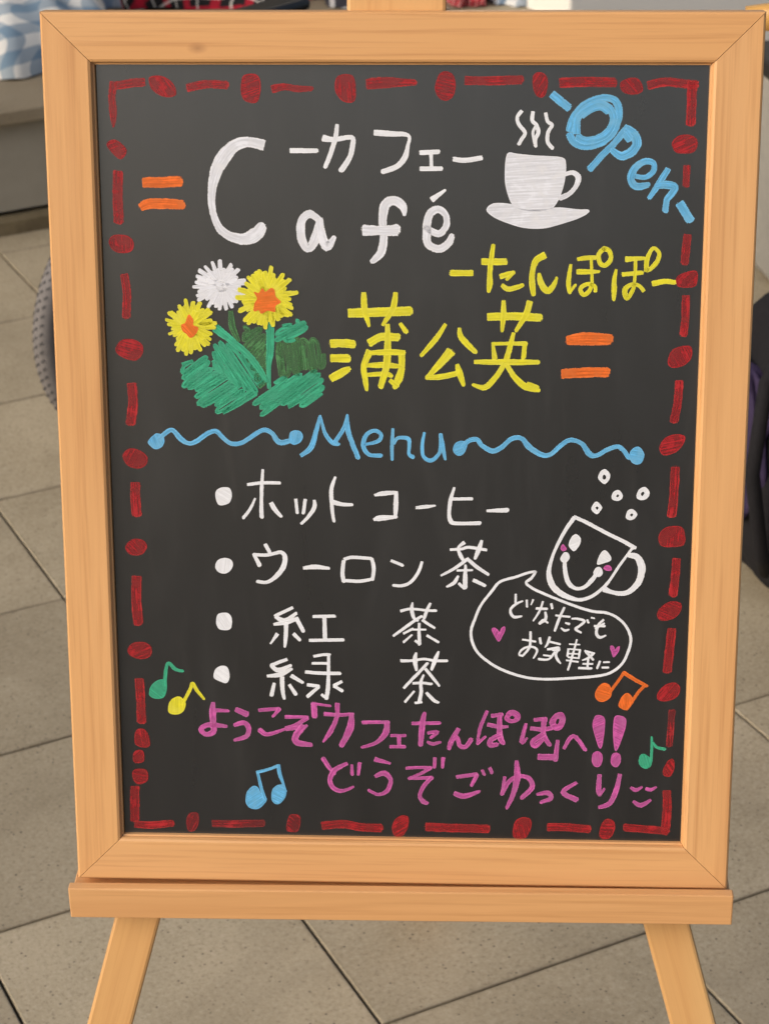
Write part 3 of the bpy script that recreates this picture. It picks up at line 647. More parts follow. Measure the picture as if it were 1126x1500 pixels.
character|white|white kanji midori|S -772,-1333,25 -881,-1377,27|S -876,-1382,29 -830,-1412,39 -744,-1375,23|S -906,-1455,23 -816,-1442,39 -740,-1400,25|S -741,-1451,33 -664,-1500,25|S -805,-1462,35 -804,-1552,33 -792,-1618,22|S -860,-1508,25 -880,-1594,33|S -756,-1516,27 -714,-1584,31|S -587,-1308,23 -521,-1295,23 -479,-1295,23|S -488,-1297,25 -490,-1427,25 -496,-1548,33 -506,-1611,33|S -598,-1358,23 -494,-1357,23|S -644,-1421,27 -542,-1428,27 -410,-1428,27|S -633,-1515,27 -557,-1524,27|S -557,-1529,27 -634,-1599,27|S -539,-1584,23 -506,-1609,24|S -401,-1488,23 -453,-1517,25|S -453,-1522,25 -397,-1555,25
character|white|white kanji tea|S 1,-1332,26 71,-1331,21 156,-1318,21 231,-1329,21 313,-1328,24|S 104,-1274,16 95,-1322,36 106,-1399,22|S 255,-1263,14 234,-1315,33 207,-1394,22|S 20,-1528,20 71,-1470,24 124,-1412,24 180,-1346,22|S 167,-1389,24 221,-1457,24 261,-1510,19|S 82,-1493,21 146,-1489,21 210,-1497,21|S 154,-1432,17 135,-1486,24 138,-1555,28 127,-1618,28|S 98,-1634,20 141,-1628,20|S 90,-1550,17 28,-1628,22|S 175,-1560,24 221,-1611,30 256,-1629,19
bubble_ring|white||O 1295,-37 1312,5 1340,19 1368,-7 1371,-44 1342,-80 1314,-65/1323,-36 1332,-15 1349,-32 1343,-50 1329,-50
bubble_ring|white||O 1389,-181 1395,-139 1431,-122 1457,-151 1453,-180 1425,-195/1416,-162 1425,-150 1436,-157 1431,-170 1420,-170
bubble_ring|white||O 1551,-170 1563,-120 1602,-99 1633,-132 1621,-174 1581,-188/1577,-145 1590,-130 1601,-138 1594,-157 1583,-160
bubble_ring|white||O 1256,-254 1273,-212 1295,-204 1326,-240 1314,-265 1291,-287/1282,-242 1294,-234 1304,-245 1294,-259
bubble_ring|white||O 1484,-309 1495,-263 1527,-252 1557,-283 1544,-313 1513,-326/1509,-290 1522,-279 1532,-289 1522,-303
mug_drawing|white|white outlined smiling mug|S 1145,-309,28 1220,-342,28 1342,-408,28 1472,-473,28 1550,-519,33|S 1145,-314,33 1092,-394,28 1030,-521,25 996,-623,25 985,-708,37 1015,-793,50 1085,-852,42 1183,-883,28 1256,-867,27 1320,-823,25 1383,-754,22 1445,-651,20 1530,-523,21|S 1507,-566,38 1564,-582,50 1598,-649,55 1585,-743,50 1530,-816,40 1466,-837,37 1401,-826,33 1352,-806,50
mug_eye|white||F 1112,-499 1133,-444 1161,-428 1190,-456 1183,-502 1152,-543 1131,-533
mug_eye|white||F 1303,-623 1321,-564 1353,-536 1390,-576 1391,-608 1347,-625 1311,-636
mug_mouth|white|white smile curve|F 1060,-597 1079,-559 1107,-556 1120,-592 1097,-624 1071,-621|S 1088,-614,28 1094,-690,33 1116,-766,37 1165,-804,28 1222,-795,30 1269,-747,33 1300,-700,28|F 1280,-692 1299,-657 1328,-657 1342,-695 1321,-721 1293,-713
mug_cheek|pink||F 1059,-525 1072,-497 1086,-508 1099,-533 1075,-546
mug_cheek|pink||F 1346,-661 1368,-639 1392,-648 1401,-673 1373,-679
speech_bubble|white|white speech bubble outline|S 897,-690,20 850,-698,20 766,-729,21 661,-764,21 609,-829,21 536,-930,21 495,-1032,21 472,-1110,21 480,-1189,21 518,-1267,21 593,-1334,21 689,-1390,21 839,-1439,21 989,-1451,21 1159,-1440,21 1319,-1424,21 1414,-1397,21 1487,-1333,21 1527,-1242,21 1541,-1152,21 1507,-1068,21 1447,-1007,21 1372,-973,21 1287,-965,21 1191,-938,21 1064,-890,21 936,-836,21 872,-803,21 835,-768,21 871,-735,21 897,-690,20
small_character|white||S 767,-850,17 767,-914,17|S 815,-897,13 767,-921,20 733,-962,20 754,-1009,23 809,-1005,16|S 841,-891,17 844,-938,17|S 884,-887,16 870,-923,10
small_character|white||S 905,-948,20 978,-951,20|S 949,-900,16 926,-970,17 887,-1036,13|S 1005,-914,18 1012,-947,18|S 966,-973,17 969,-1021,24 928,-1054,24|S 928,-1058,16 952,-1032,24 984,-1048,14
small_character|white||S 1037,-996,16 1131,-1005,16|S 1092,-940,17 1062,-1012,21 1032,-1104,19|S 1101,-1048,13 1128,-1055,20|S 1074,-1085,13 1098,-1101,21 1126,-1095,14
small_character|white||S 1143,-1018,13 1183,-1018,18 1228,-1035,21 1195,-1069,20 1171,-1091,23 1209,-1116,16|S 1246,-1024,16 1256,-1045,16|S 1273,-1009,14 1294,-1013,14
small_character|white||S 1356,-1023,17 1322,-1060,21 1310,-1119,23 1335,-1148,23 1373,-1133,14|S 1295,-1068,19 1364,-1067,19|S 1302,-1086,17 1360,-1048,17
small_character|white||S 817,-1170,16 905,-1183,16|S 870,-1114,19 869,-1198,19 854,-1243,19 817,-1288,16|S 817,-1284,17 796,-1277,14 813,-1243,17 854,-1221,17 896,-1224,17 917,-1249,17 893,-1301,13|S 933,-1157,20 940,-1197,20
small_character|white||S 999,-1149,19 985,-1197,19 969,-1223,11|S 999,-1182,16 1069,-1199,17|S 986,-1237,19 1062,-1225,24|S 1021,-1240,21 1066,-1240,21|S 1059,-1233,17 1042,-1270,20 1053,-1307,20 1075,-1336,13|S 1035,-1255,17 994,-1307,17 928,-1308,20|S 959,-1278,14 1015,-1285,14
small_character|white||S 1131,-1198,13 1201,-1201,13|S 1181,-1165,14 1160,-1253,17 1141,-1328,17 1125,-1383,17|S 1125,-1232,16 1120,-1283,16|S 1132,-1232,13 1205,-1238,13|S 1203,-1238,16 1196,-1297,16|S 1122,-1265,11 1202,-1267,11|S 1113,-1313,13 1193,-1323,13|S 1126,-1291,13 1199,-1297,13
small_character|white||S 1236,-1245,16 1299,-1262,16|S 1293,-1266,19 1258,-1296,19 1221,-1312,11|S 1244,-1252,19 1293,-1307,17|S 1225,-1337,14 1291,-1337,14|S 1259,-1304,17 1256,-1363,17|S 1197,-1367,19 1284,-1369,19
small_character|white||S 1339,-1317,17 1321,-1368,17|S 1363,-1324,14 1402,-1322,14|S 1354,-1362,16 1396,-1361,16
heart_mark|pink||F 610,-1103 627,-1088 649,-1102 663,-1121 675,-1091 696,-1079 699,-1107 684,-1141 660,-1186 636,-1159
heart_mark|pink||F 1405,-1227 1411,-1204 1431,-1215 1440,-1234 1452,-1215 1467,-1209 1463,-1243 1448,-1268 1427,-1287 1416,-1255
music_note|green|green quaver|F -1717,-1594 -1703,-1542 -1664,-1502 -1626,-1490 -1595,-1512 -1597,-1569 -1620,-1621 -1674,-1630 -1705,-1616|S -1609,-1535,27 -1597,-1421,26 -1576,-1370,26 -1533,-1414,29 -1480,-1428,24
music_note|yellow|yellow quaver|F -1590,-1701 -1572,-1643 -1518,-1611 -1481,-1636 -1468,-1670 -1489,-1722 -1532,-1743 -1580,-1735|S -1487,-1659,27 -1436,-1561,27 -1418,-1515,27 -1388,-1566,27 -1341,-1628,20
music_note|blue|light blue pair of quavers|F -1072,-2362 -1058,-2305 -1019,-2263 -985,-2274 -961,-2322 -926,-2354 -942,-2393 -983,-2431 -1033,-2431 -1063,-2405|S -941,-2354,26 -964,-2268,24 -985,-2163,22|S -990,-2160,24 -927,-2143,24 -836,-2107,24|S -841,-2104,26 -833,-2169,31 -809,-2244,21 -797,-2298,26|F -893,-2343 -885,-2289 -854,-2256 -809,-2250 -790,-2293 -798,-2342 -831,-2386 -862,-2394 -886,-2375
music_note|orange|orange pair of quavers|F 1311,-1562 1325,-1513 1363,-1474 1403,-1484 1422,-1526 1415,-1575 1373,-1607 1333,-1601|S 1414,-1533,24 1461,-1462,24 1502,-1395,24|S 1502,-1398,30 1572,-1443,30 1659,-1491,24|S 1646,-1484,24 1601,-1537,24 1551,-1622,25 1526,-1661,18|F 1472,-1630 1490,-1574 1526,-1542 1559,-1566 1564,-1608 1526,-1661 1493,-1655
music_note|green|green quaver beside the red border|F 1619,-2030 1628,-1994 1654,-1983 1688,-2004 1708,-2025 1703,-2068 1670,-2091 1637,-2076 1623,-2055|S 1702,-2039,21 1705,-1953,21 1702,-1857,16|S 1711,-1896,14 1738,-1932,23 1795,-1946,25
character|pink||S -1281,-1656,33 -1285,-1725,51 -1282,-1840,45|S -1263,-1708,31 -1177,-1712,24|S -1190,-1825,25 -1266,-1817,40 -1330,-1818,40 -1369,-1853,40 -1332,-1887,38 -1283,-1864,45 -1278,-1806,33
character|pink||S -1123,-1702,40 -1049,-1736,49|S -1136,-1815,29 -1071,-1797,38 -1040,-1837,40 -1057,-1895,38 -1139,-1925,27
character|pink||S -967,-1704,29 -828,-1690,29|S -828,-1694,29 -872,-1748,22|S -965,-1848,38 -912,-1879,33 -792,-1839,22
character|pink||S -786,-1750,31 -636,-1748,24|S -641,-1756,36 -717,-1809,33 -782,-1833,36|S -782,-1839,33 -642,-1814,25|S -664,-1814,49 -719,-1890,51 -709,-1936,49 -612,-1952,34
quote_bracket|pink||S -592,-1652,44 -587,-1744,44|S -597,-1649,20 -479,-1666,20
character|pink||S -517,-1724,33 -426,-1730,29 -324,-1723,29|S -431,-1650,38 -437,-1748,33 -481,-1852,38 -531,-1928,16|S -335,-1721,33 -346,-1827,56 -407,-1955,40
character|pink||S -260,-1782,29 -83,-1777,29|S -94,-1783,40 -105,-1858,49 -169,-1929,31 -267,-1965,22
character|pink||S -67,-1875,25 30,-1874,25|S -13,-1880,29 -13,-1955,29|S -73,-1956,27 27,-1955,27
character|pink||S 78,-1784,27 266,-1778,27|S 162,-1705,24 148,-1774,44 134,-1942,40|S 186,-1852,25 250,-1844,29 202,-1889,22|S 181,-1918,22 218,-1932,29 270,-1917,22
character|pink||S 391,-1820,34 345,-1910,39 327,-1966,29|S 345,-1915,24 382,-1880,29 401,-1940,34 443,-1949,34 480,-1893,34
character|pink||S 585,-1687,24 538,-1815,29 521,-1930,18|S 523,-1925,22 576,-1872,18|S 618,-1721,31 687,-1709,31|S 592,-1785,33 662,-1799,33 726,-1798,22|S 671,-1721,33 673,-1859,45 697,-1922,34|S 673,-1859,40 614,-1894,40 609,-1935,40 658,-1929,34|O 704,-1737 725,-1688 767,-1676 809,-1707 801,-1753 753,-1771 720,-1760/736,-1734 755,-1714 774,-1731 760,-1745
character|pink||S 849,-1776,24 822,-1909,36 858,-1879,16|S 908,-1746,31 983,-1737,31|S 885,-1807,36 963,-1814,36 1027,-1802,36|S 974,-1739,44 968,-1843,38 1013,-1929,34|S 969,-1849,40 899,-1902,40 916,-1936,38 964,-1890,29|O 1010,-1750 1047,-1698 1095,-1689 1117,-1743 1091,-1807 1049,-1819 1018,-1791/1050,-1756 1063,-1732 1077,-1744 1067,-1773 1054,-1773
quote_bracket|pink||S 1066,-1894,29 1055,-2039,40|S 939,-2015,49 1052,-2016,49
character|pink||S 1110,-1951,27 1173,-1858,33 1256,-1961,29
exclamation_mark|pink||F 1300,-1781 1315,-1717 1347,-1705 1380,-1728 1383,-1791 1368,-1930 1347,-1940 1324,-1873|F 1301,-2036 1310,-1983 1342,-1968 1370,-1994 1371,-2046 1350,-2081 1318,-2076
exclamation_mark|pink||F 1440,-1779 1449,-1715 1486,-1707 1524,-1732 1521,-1801 1476,-1946 1455,-1954 1442,-1860|F 1430,-2034 1440,-1987 1472,-1977 1494,-1998 1495,-2050 1469,-2082 1440,-2068
character|pink||S -533,-2051,35 -494,-2115,31 -455,-2163,29|S -369,-2085,27 -454,-2136,42 -487,-2207,35 -466,-2266,35 -406,-2290,31 -326,-2257,19|S -336,-2095,21 -335,-2167,27|S -282,-2080,29 -293,-2167,23
character|pink||S -174,-2052,41 -75,-2080,21|S -175,-2176,31 -115,-2153,46 -70,-2201,35 -95,-2283,35 -156,-2311,27 -221,-2281,25
character|pink||S 37,-2113,25 125,-2107,25 205,-2109,29|S 200,-2111,31 130,-2155,25 55,-2189,25|S 55,-2189,23 215,-2181,31|S 210,-2181,31 155,-2247,31 130,-2317,31 155,-2360,40 185,-2371,25|S 232,-2035,29 230,-2105,25|S 289,-2034,31 284,-2104,23
character|pink||S 384,-2172,32 520,-2150,32|S 520,-2155,34 483,-2236,24|S 370,-2294,39 436,-2313,44 539,-2276,24|S 557,-2119,24 571,-2154,24|S 608,-2103,29 623,-2138,29
character|pink||S 711,-2167,25 694,-2298,30|S 694,-2292,33 741,-2200,33 813,-2159,33 880,-2178,38 897,-2243,40 828,-2320,35|S 790,-2049,30 795,-2166,48 773,-2284,40 726,-2400,25
character|pink||S 934,-2292,23 1008,-2281,40 1027,-2320,38 961,-2350,28
character|pink||S 1200,-2202,25 1111,-2273,40 1205,-2328,43
character|pink||S 1356,-2143,33 1352,-2250,40 1362,-2291,28|S 1365,-2289,20 1392,-2243,20|S 1494,-2137,33 1473,-2248,40 1433,-2347,40 1361,-2381,28
smile_mark|pink|pink smiling face|S 1573,-2231,23 1606,-2249,33 1647,-2226,18|S 1678,-2238,28 1708,-2245,28 1744,-2224,15|S 1593,-2335,25 1645,-2361,38 1708,-2321,23
leaf_drawing|dgreen|dull green shaded leaf|S -502,773,31 -501,715,37 -524,692,35 -539,837,30 -577,864,33 -556,675,37 -585,687,37 -598,831,32 -639,870,33 -640,816,27 -647,665,30 -669,860,36 -694,860,31 -670,652,29 -703,687,33 -721,856,34 -750,856,34 -728,666,31 -759,643,32 -781,842,32 -798,795,36 -782,635,32|S -630,824,31 -616,680,32
leaf_drawing|dgreen|dull green shaded leaf|S -1015,947,32 -1004,947,33 -982,927,32 -1010,906,38 -1011,865,32 -951,924,37 -906,934,31 -1007,829,37 -986,804,37 -896,897,32 -896,855,33 -987,760,38 -971,735,36 -879,833,32 -890,774,29 -963,701,30 -947,677,35 -873,753,29 -872,710,38 -932,653,30 -936,599,38 -871,664,30 -875,602,38 -924,557,35
stem_drawing|dgreen|dark stem of the white puff|S -1101,1051,38 -1090,951,49 -1053,862,27
leaf_drawing|green|bright green leaf|S -1421,702,31 -1394,714,23 -1356,724,23 -1415,686,25 -1415,648,31 -1287,746,27 -1276,734,28 -1404,636,26 -1407,612,27 -1265,721,26 -1272,686,26 -1404,586,28 -1408,556,28 -1269,663,31 -1248,656,29 -1382,555,31 -1351,554,30 -1243,635,32
leaf_drawing|green|bright green leaf|S -955,718,28 -907,630,27 -903,587,26 -1003,752,32 -1026,752,25 -923,583,27 -940,580,25 -1056,769,29 -1128,828,24 -956,556,26 -975,552,30 -1149,828,26 -1161,809,28 -1001,554,31 -1039,573,24 -1186,811,23 -1199,799,24 -1048,556,30 -1131,643,28 -1208,776,24 -1214,755,26 -1165,664,25 -1190,659,27 -1223,725,22|S -1112,637,29 -1071,559,31
leaf_drawing|green|bright green leaf|S -1222,696,30 -1209,694,31 -1193,685,31 -1229,671,26 -1243,635,26 -1188,664,28 -1183,643,30 -1324,553,24 -1315,537,30 -1157,640,30 -1145,623,31 -1327,503,22 -1312,494,31 -1141,607,23 -1121,586,26 -1304,466,28 -1303,442,31 -1112,570,26 -1090,565,31 -1296,427,28 -1238,449,26 -1094,541,26 -1083,522,25 -1196,451,24 -1196,431,24 -1059,519,29 -1037,516,33 -1188,417,24 -1186,385,23 -986,518,33 -961,518,28 -1167,381,27 -1058,436,25 -945,507,28|S -1316,577,30 -1276,595,27
leaf_drawing|green|bright green leaf|S -823,582,24 -766,616,29 -762,597,26 -951,457,25 -918,457,27 -697,623,23 -663,621,25 -884,455,31 -884,427,29 -597,646,22 -581,636,30 -871,413,23 -883,381,26 -564,626,31 -560,606,28 -761,457,26 -737,456,26 -545,599,26 -527,581,24 -733,427,33 -647,472,22 -524,560,27 -522,534,30 -647,446,26 -626,437,33 -518,511,25
leaf_drawing|green|bright green leaf|S -762,961,25 -737,966,28 -711,966,23 -788,931,23 -796,901,24 -645,980,29 -635,967,27 -794,882,26 -786,871,28 -623,958,27 -630,928,25 -744,870,30 -713,864,29 -688,869,24|S -674,996,28 -661,993,28
stem_drawing|green||S -1200,944,66 -1086,851,51 -968,740,49 -871,594,34
stem_drawing|green||S -847,977,62 -847,809,56 -860,696,38 -859,549,29
puff_drawing|whiteS|white dandelion puff|S -1101,1225,39 -1042,1225,28|S -1104,1211,39 -1045,1195,28|S -1109,1202,39 -1001,1153,32|S -1115,1193,39 -1066,1160,31|S -1122,1187,39 -1060,1119,32|S -1129,1182,39 -1083,1115,24|S -1135,1179,39 -1089,1085,29|S -1147,1175,39 -1128,1071,32|S -1159,1173,39 -1171,1068,27|S -1174,1174,39 -1193,1085,30|S -1180,1176,39 -1213,1110,30|S -1187,1179,39 -1245,1082,25|S -1199,1186,39 -1245,1143,28|S -1207,1193,39 -1308,1128,30|S -1212,1201,39 -1315,1155,27|S -1216,1209,39 -1306,1184,25|S -1218,1222,39 -1338,1214,23|S -1217,1232,39 -1320,1244,26|S -1215,1238,39 -1302,1258,30|S -1212,1246,39 -1312,1284,27|S -1204,1258,39 -1295,1322,31|S -1197,1264,39 -1235,1307,24|S -1192,1268,39 -1258,1348,23|S -1177,1275,39 -1212,1375,24|S -1170,1277,39 -1176,1330,23|S -1161,1278,39 -1162,1385,30|S -1153,1278,39 -1137,1332,26|S -1138,1275,39 -1090,1361,30|S -1129,1271,39 -1084,1332,30|S -1119,1265,39 -1044,1329,31|S -1114,1260,39 -1064,1295,25|S -1108,1252,39 -1053,1280,23|S -1103,1239,39 -1005,1260,29|S -1102,1232,39 -1004,1243,32|S -1121,1222,39 -1036,1214,26|S -1123,1216,39 -1035,1192,24|S -1130,1204,39 -1079,1166,31|S -1136,1198,39 -1087,1140,30|S -1142,1195,39 -1110,1149,32|S -1148,1193,39 -1122,1124,24|S -1158,1191,39 -1153,1101,28|S -1171,1192,39 -1199,1124,30|S -1180,1195,39 -1227,1134,21|S -1186,1199,39 -1254,1134,27|S -1193,1207,39 -1267,1164,24|S -1196,1213,39 -1249,1195,21|S -1198,1218,39 -1291,1200,23|S -1198,1230,39 -1253,1237,27|S -1195,1239,39 -1285,1271,28|S -1193,1242,39 -1243,1266,24|S -1186,1250,39 -1236,1305,32|S -1180,1255,39 -1212,1308,31|S -1169,1259,39 -1192,1327,23|S -1163,1260,39 -1177,1329,27|S -1151,1260,39 -1140,1321,24|S -1139,1256,39 -1097,1318,30|S -1136,1254,39 -1102,1304,27|S -1130,1249,39 -1085,1281,25|S -1123,1240,39 -1062,1263,27|S -1121,1230,39 -1049,1238,24|S -1160,1226,39 -1064,1224,23|S -1160,1226,39 -1080,1185,30|S -1160,1226,39 -1100,1152,27|S -1160,1226,39 -1117,1150,26|S -1160,1226,39 -1156,1152,25|S -1160,1226,39 -1188,1154,33|S -1160,1226,39 -1205,1150,23|S -1160,1226,39 -1236,1189,26|S -1160,1226,39 -1238,1203,29|S -1160,1226,39 -1230,1238,29|S -1160,1226,39 -1246,1262,28|S -1160,1226,39 -1210,1264,27|S -1160,1226,39 -1176,1289,25|S -1160,1226,39 -1161,1314,28|S -1160,1226,39 -1135,1299,27|S -1160,1226,39 -1113,1270,25|S -1160,1226,39 -1071,1265,30|S -1160,1226,39 -1077,1240,32
flower_drawing|yellow|yellow dandelion flower|S -798,1141,45 -735,1133,35|S -800,1131,45 -706,1102,26|S -803,1123,45 -700,1079,29|S -810,1109,45 -707,1036,30|S -813,1105,45 -727,1030,26|S -820,1097,45 -768,1030,38|S -832,1088,45 -790,1004,31|S -844,1083,45 -829,978,38|S -848,1082,45 -826,964,31|S -864,1080,45 -877,948,30|S -875,1081,45 -902,975,31|S -879,1082,45 -918,976,32|S -893,1088,45 -952,986,31|S -900,1093,45 -987,978,31|S -906,1100,45 -1009,998,34|S -915,1113,45 -993,1062,24|S -919,1120,45 -1043,1059,36|S -921,1128,45 -1009,1098,34|S -923,1137,45 -1015,1120,37|S -924,1148,45 -1058,1147,37|S -921,1166,45 -1042,1199,38|S -919,1171,45 -977,1194,34|S -914,1183,45 -998,1239,34|S -904,1196,45 -983,1281,26|S -898,1202,45 -952,1289,37|S -890,1208,45 -932,1310,28|S -883,1212,45 -909,1323,33|S -873,1215,45 -885,1301,31|S -856,1217,44 -853,1293,27|S -849,1216,44 -831,1349,33|S -842,1215,45 -829,1281,31|S -833,1211,45 -811,1274,26|S -822,1204,45 -757,1298,33|S -813,1195,45 -747,1258,32|S -810,1191,45 -712,1267,33|S -803,1178,45 -741,1209,27|S -799,1163,45 -704,1185,25|S -798,1159,45 -668,1181,33|S -819,1146,45 -713,1138,28|S -821,1134,45 -749,1108,29|S -824,1127,45 -746,1084,24|S -831,1117,45 -746,1034,32|S -836,1113,45 -796,1059,30|S -845,1106,45 -818,1019,34|S -851,1104,45 -824,1001,31|S -859,1103,45 -846,998,34|S -870,1104,45 -878,1039,29|S -875,1105,45 -902,1038,24|S -888,1113,45 -952,1034,30|S -892,1117,45 -941,1072,29|S -896,1123,45 -966,1077,30|S -901,1135,45 -997,1102,34|S -902,1142,45 -1010,1125,26|S -902,1152,45 -995,1160,29|S -900,1162,45 -984,1192,33|S -896,1172,45 -989,1233,33|S -889,1181,45 -968,1269,36|S -885,1185,45 -925,1251,34|S -877,1190,45 -902,1267,34|S -871,1192,45 -901,1313,32|S -864,1194,45 -872,1314,30|S -854,1194,45 -844,1259,33|S -846,1192,45 -815,1300,27|S -836,1186,45 -800,1244,34|S -827,1178,45 -750,1242,34|S -826,1176,45 -751,1236,23|S -821,1164,45 -763,1186,30|S -819,1152,45 -732,1159,34|S -861,1149,45 -771,1143,35|S -861,1149,45 -776,1106,26|S -861,1149,45 -797,1091,27|S -861,1149,45 -812,1077,33|S -861,1149,45 -839,1057,29|S -861,1149,45 -863,1052,38|S -861,1149,45 -876,1055,26|S -861,1149,45 -906,1069,27|S -861,1149,45 -930,1080,36|S -861,1149,45 -955,1109,29|S -861,1149,45 -969,1133,27|S -861,1149,45 -962,1163,27|S -861,1149,45 -945,1196,37|S -861,1149,45 -920,1191,36|S -861,1149,45 -917,1246,35|S -861,1149,45 -890,1239,26|S -861,1149,45 -866,1238,28|S -861,1149,45 -845,1234,28|S -861,1149,45 -806,1242,29|S -861,1149,45 -801,1204,33|S -861,1149,45 -773,1190,30|S -861,1149,45 -758,1160,31
flower_drawing|yellow|yellow dandelion flower|S -1311,952,40 -1207,949,29|S -1314,936,40 -1228,907,27|S -1320,923,40 -1235,870,23|S -1327,912,40 -1248,839,31|S -1333,906,40 -1273,830,29|S -1345,897,40 -1303,799,32|S -1351,894,40 -1321,813,24|S -1367,891,40 -1363,781,32|S -1374,891,40 -1398,770,30|S -1388,894,40 -1414,798,33|S -1398,900,40 -1451,796,32|S -1404,904,40 -1462,831,28|S -1410,911,40 -1453,867,31|S -1419,925,40 -1473,896,29|S -1422,934,40 -1504,904,22|S -1423,946,40 -1485,938,24|S -1423,959,40 -1507,969,26|S -1421,969,40 -1521,999,22|S -1414,985,40 -1500,1044,33|S -1411,991,40 -1485,1049,26|S -1402,1001,40 -1443,1050,29|S -1395,1006,40 -1433,1090,31|S -1387,1011,40 -1411,1074,29|S -1374,1015,40 -1391,1130,26|S -1360,1015,40 -1342,1114,34|S -1349,1013,40 -1319,1091,24|S -1343,1010,40 -1298,1110,34|S -1330,1002,40 -1286,1065,25|S -1323,993,40 -1244,1069,28|S -1319,987,40 -1225,1049,29|S -1313,970,40 -1227,997,32|S -1311,962,40 -1198,979,33|S -1330,952,40 -1275,951,28|S -1333,938,40 -1246,899,30|S -1338,929,40 -1281,879,33|S -1348,919,40 -1323,867,30|S -1356,914,40 -1336,824,23|S -1361,913,40 -1336,808,33|S -1369,912,40 -1373,838,32|S -1381,914,40 -1398,845,24|S -1389,918,40 -1431,853,33|S -1395,924,40 -1451,864,22|S -1402,935,40 -1450,906,22|S -1405,946,40 -1461,935,25|S -1405,956,40 -1481,960,24|S -1400,972,40 -1470,1012,26|S -1399,974,40 -1452,1010,28|S -1389,986,40 -1423,1035,28|S -1380,992,40 -1419,1082,24|S -1374,994,40 -1391,1091,33|S -1359,994,40 -1334,1082,22|S -1351,992,40 -1303,1095,30|S -1343,986,40 -1278,1068,27|S -1339,982,40 -1282,1043,33|S -1334,973,40 -1289,1002,22|S -1330,960,40 -1227,980,21|S -1367,953,40 -1281,930,22|S -1367,953,40 -1296,901,24|S -1367,953,40 -1325,894,24|S -1367,953,40 -1352,867,24|S -1367,953,40 -1399,850,29|S -1367,953,40 -1434,871,23|S -1367,953,40 -1443,881,29|S -1367,953,40 -1438,943,25|S -1367,953,40 -1461,960,32|S -1367,953,40 -1444,1007,21|S -1367,953,40 -1417,1026,27|S -1367,953,40 -1374,1048,27|S -1367,953,40 -1337,1055,32|S -1367,953,40 -1312,1047,33|S -1367,953,40 -1291,1010,33|S -1367,953,40 -1297,966,33
flower_centre|orange|orange centre of the larger flower|F -945,1184 -915,1178 -892,1209 -871,1185 -838,1210 -814,1199 -806,1155 -774,1120 -807,1094 -813,1055 -857,1063 -901,1043 -917,1065 -948,1059 -943,1109 -926,1142
flower_centre|orange|orange centre of the smaller flower|F -1424,964 -1396,981 -1373,1035 -1344,998 -1345,965 -1313,946 -1333,903 -1366,881 -1393,908 -1414,925"""
def smooth_pts(p):
    if len(p) < 3:
        a, b_ = p; return [tuple(a[k] + (b_[k] - a[k]) * t / 4 for k in range(3)) for t in range(5)]
    q = [p[0]] + p + [p[-1]]; out = []
    for i in range(1, len(q) - 2):
        a, b_, c_, d = q[i - 1], q[i], q[i + 1], q[i + 2]
        for s_ in range(5):
            t = s_ / 5
            out.append(tuple(.5 * (2 * b_[k] + (c_[k] - a[k]) * t + (2 * a[k] - 5 * b_[k] + 4 * c_[k] - d[k]) * t * t + (3 * b_[k] - a[k] - 3 * c_[k] + d[k]) * t ** 3) for k in range(3)))
    out.append(p[-1]); return out
CY = BH / 2
zc = [0]; RIM = [1.0]
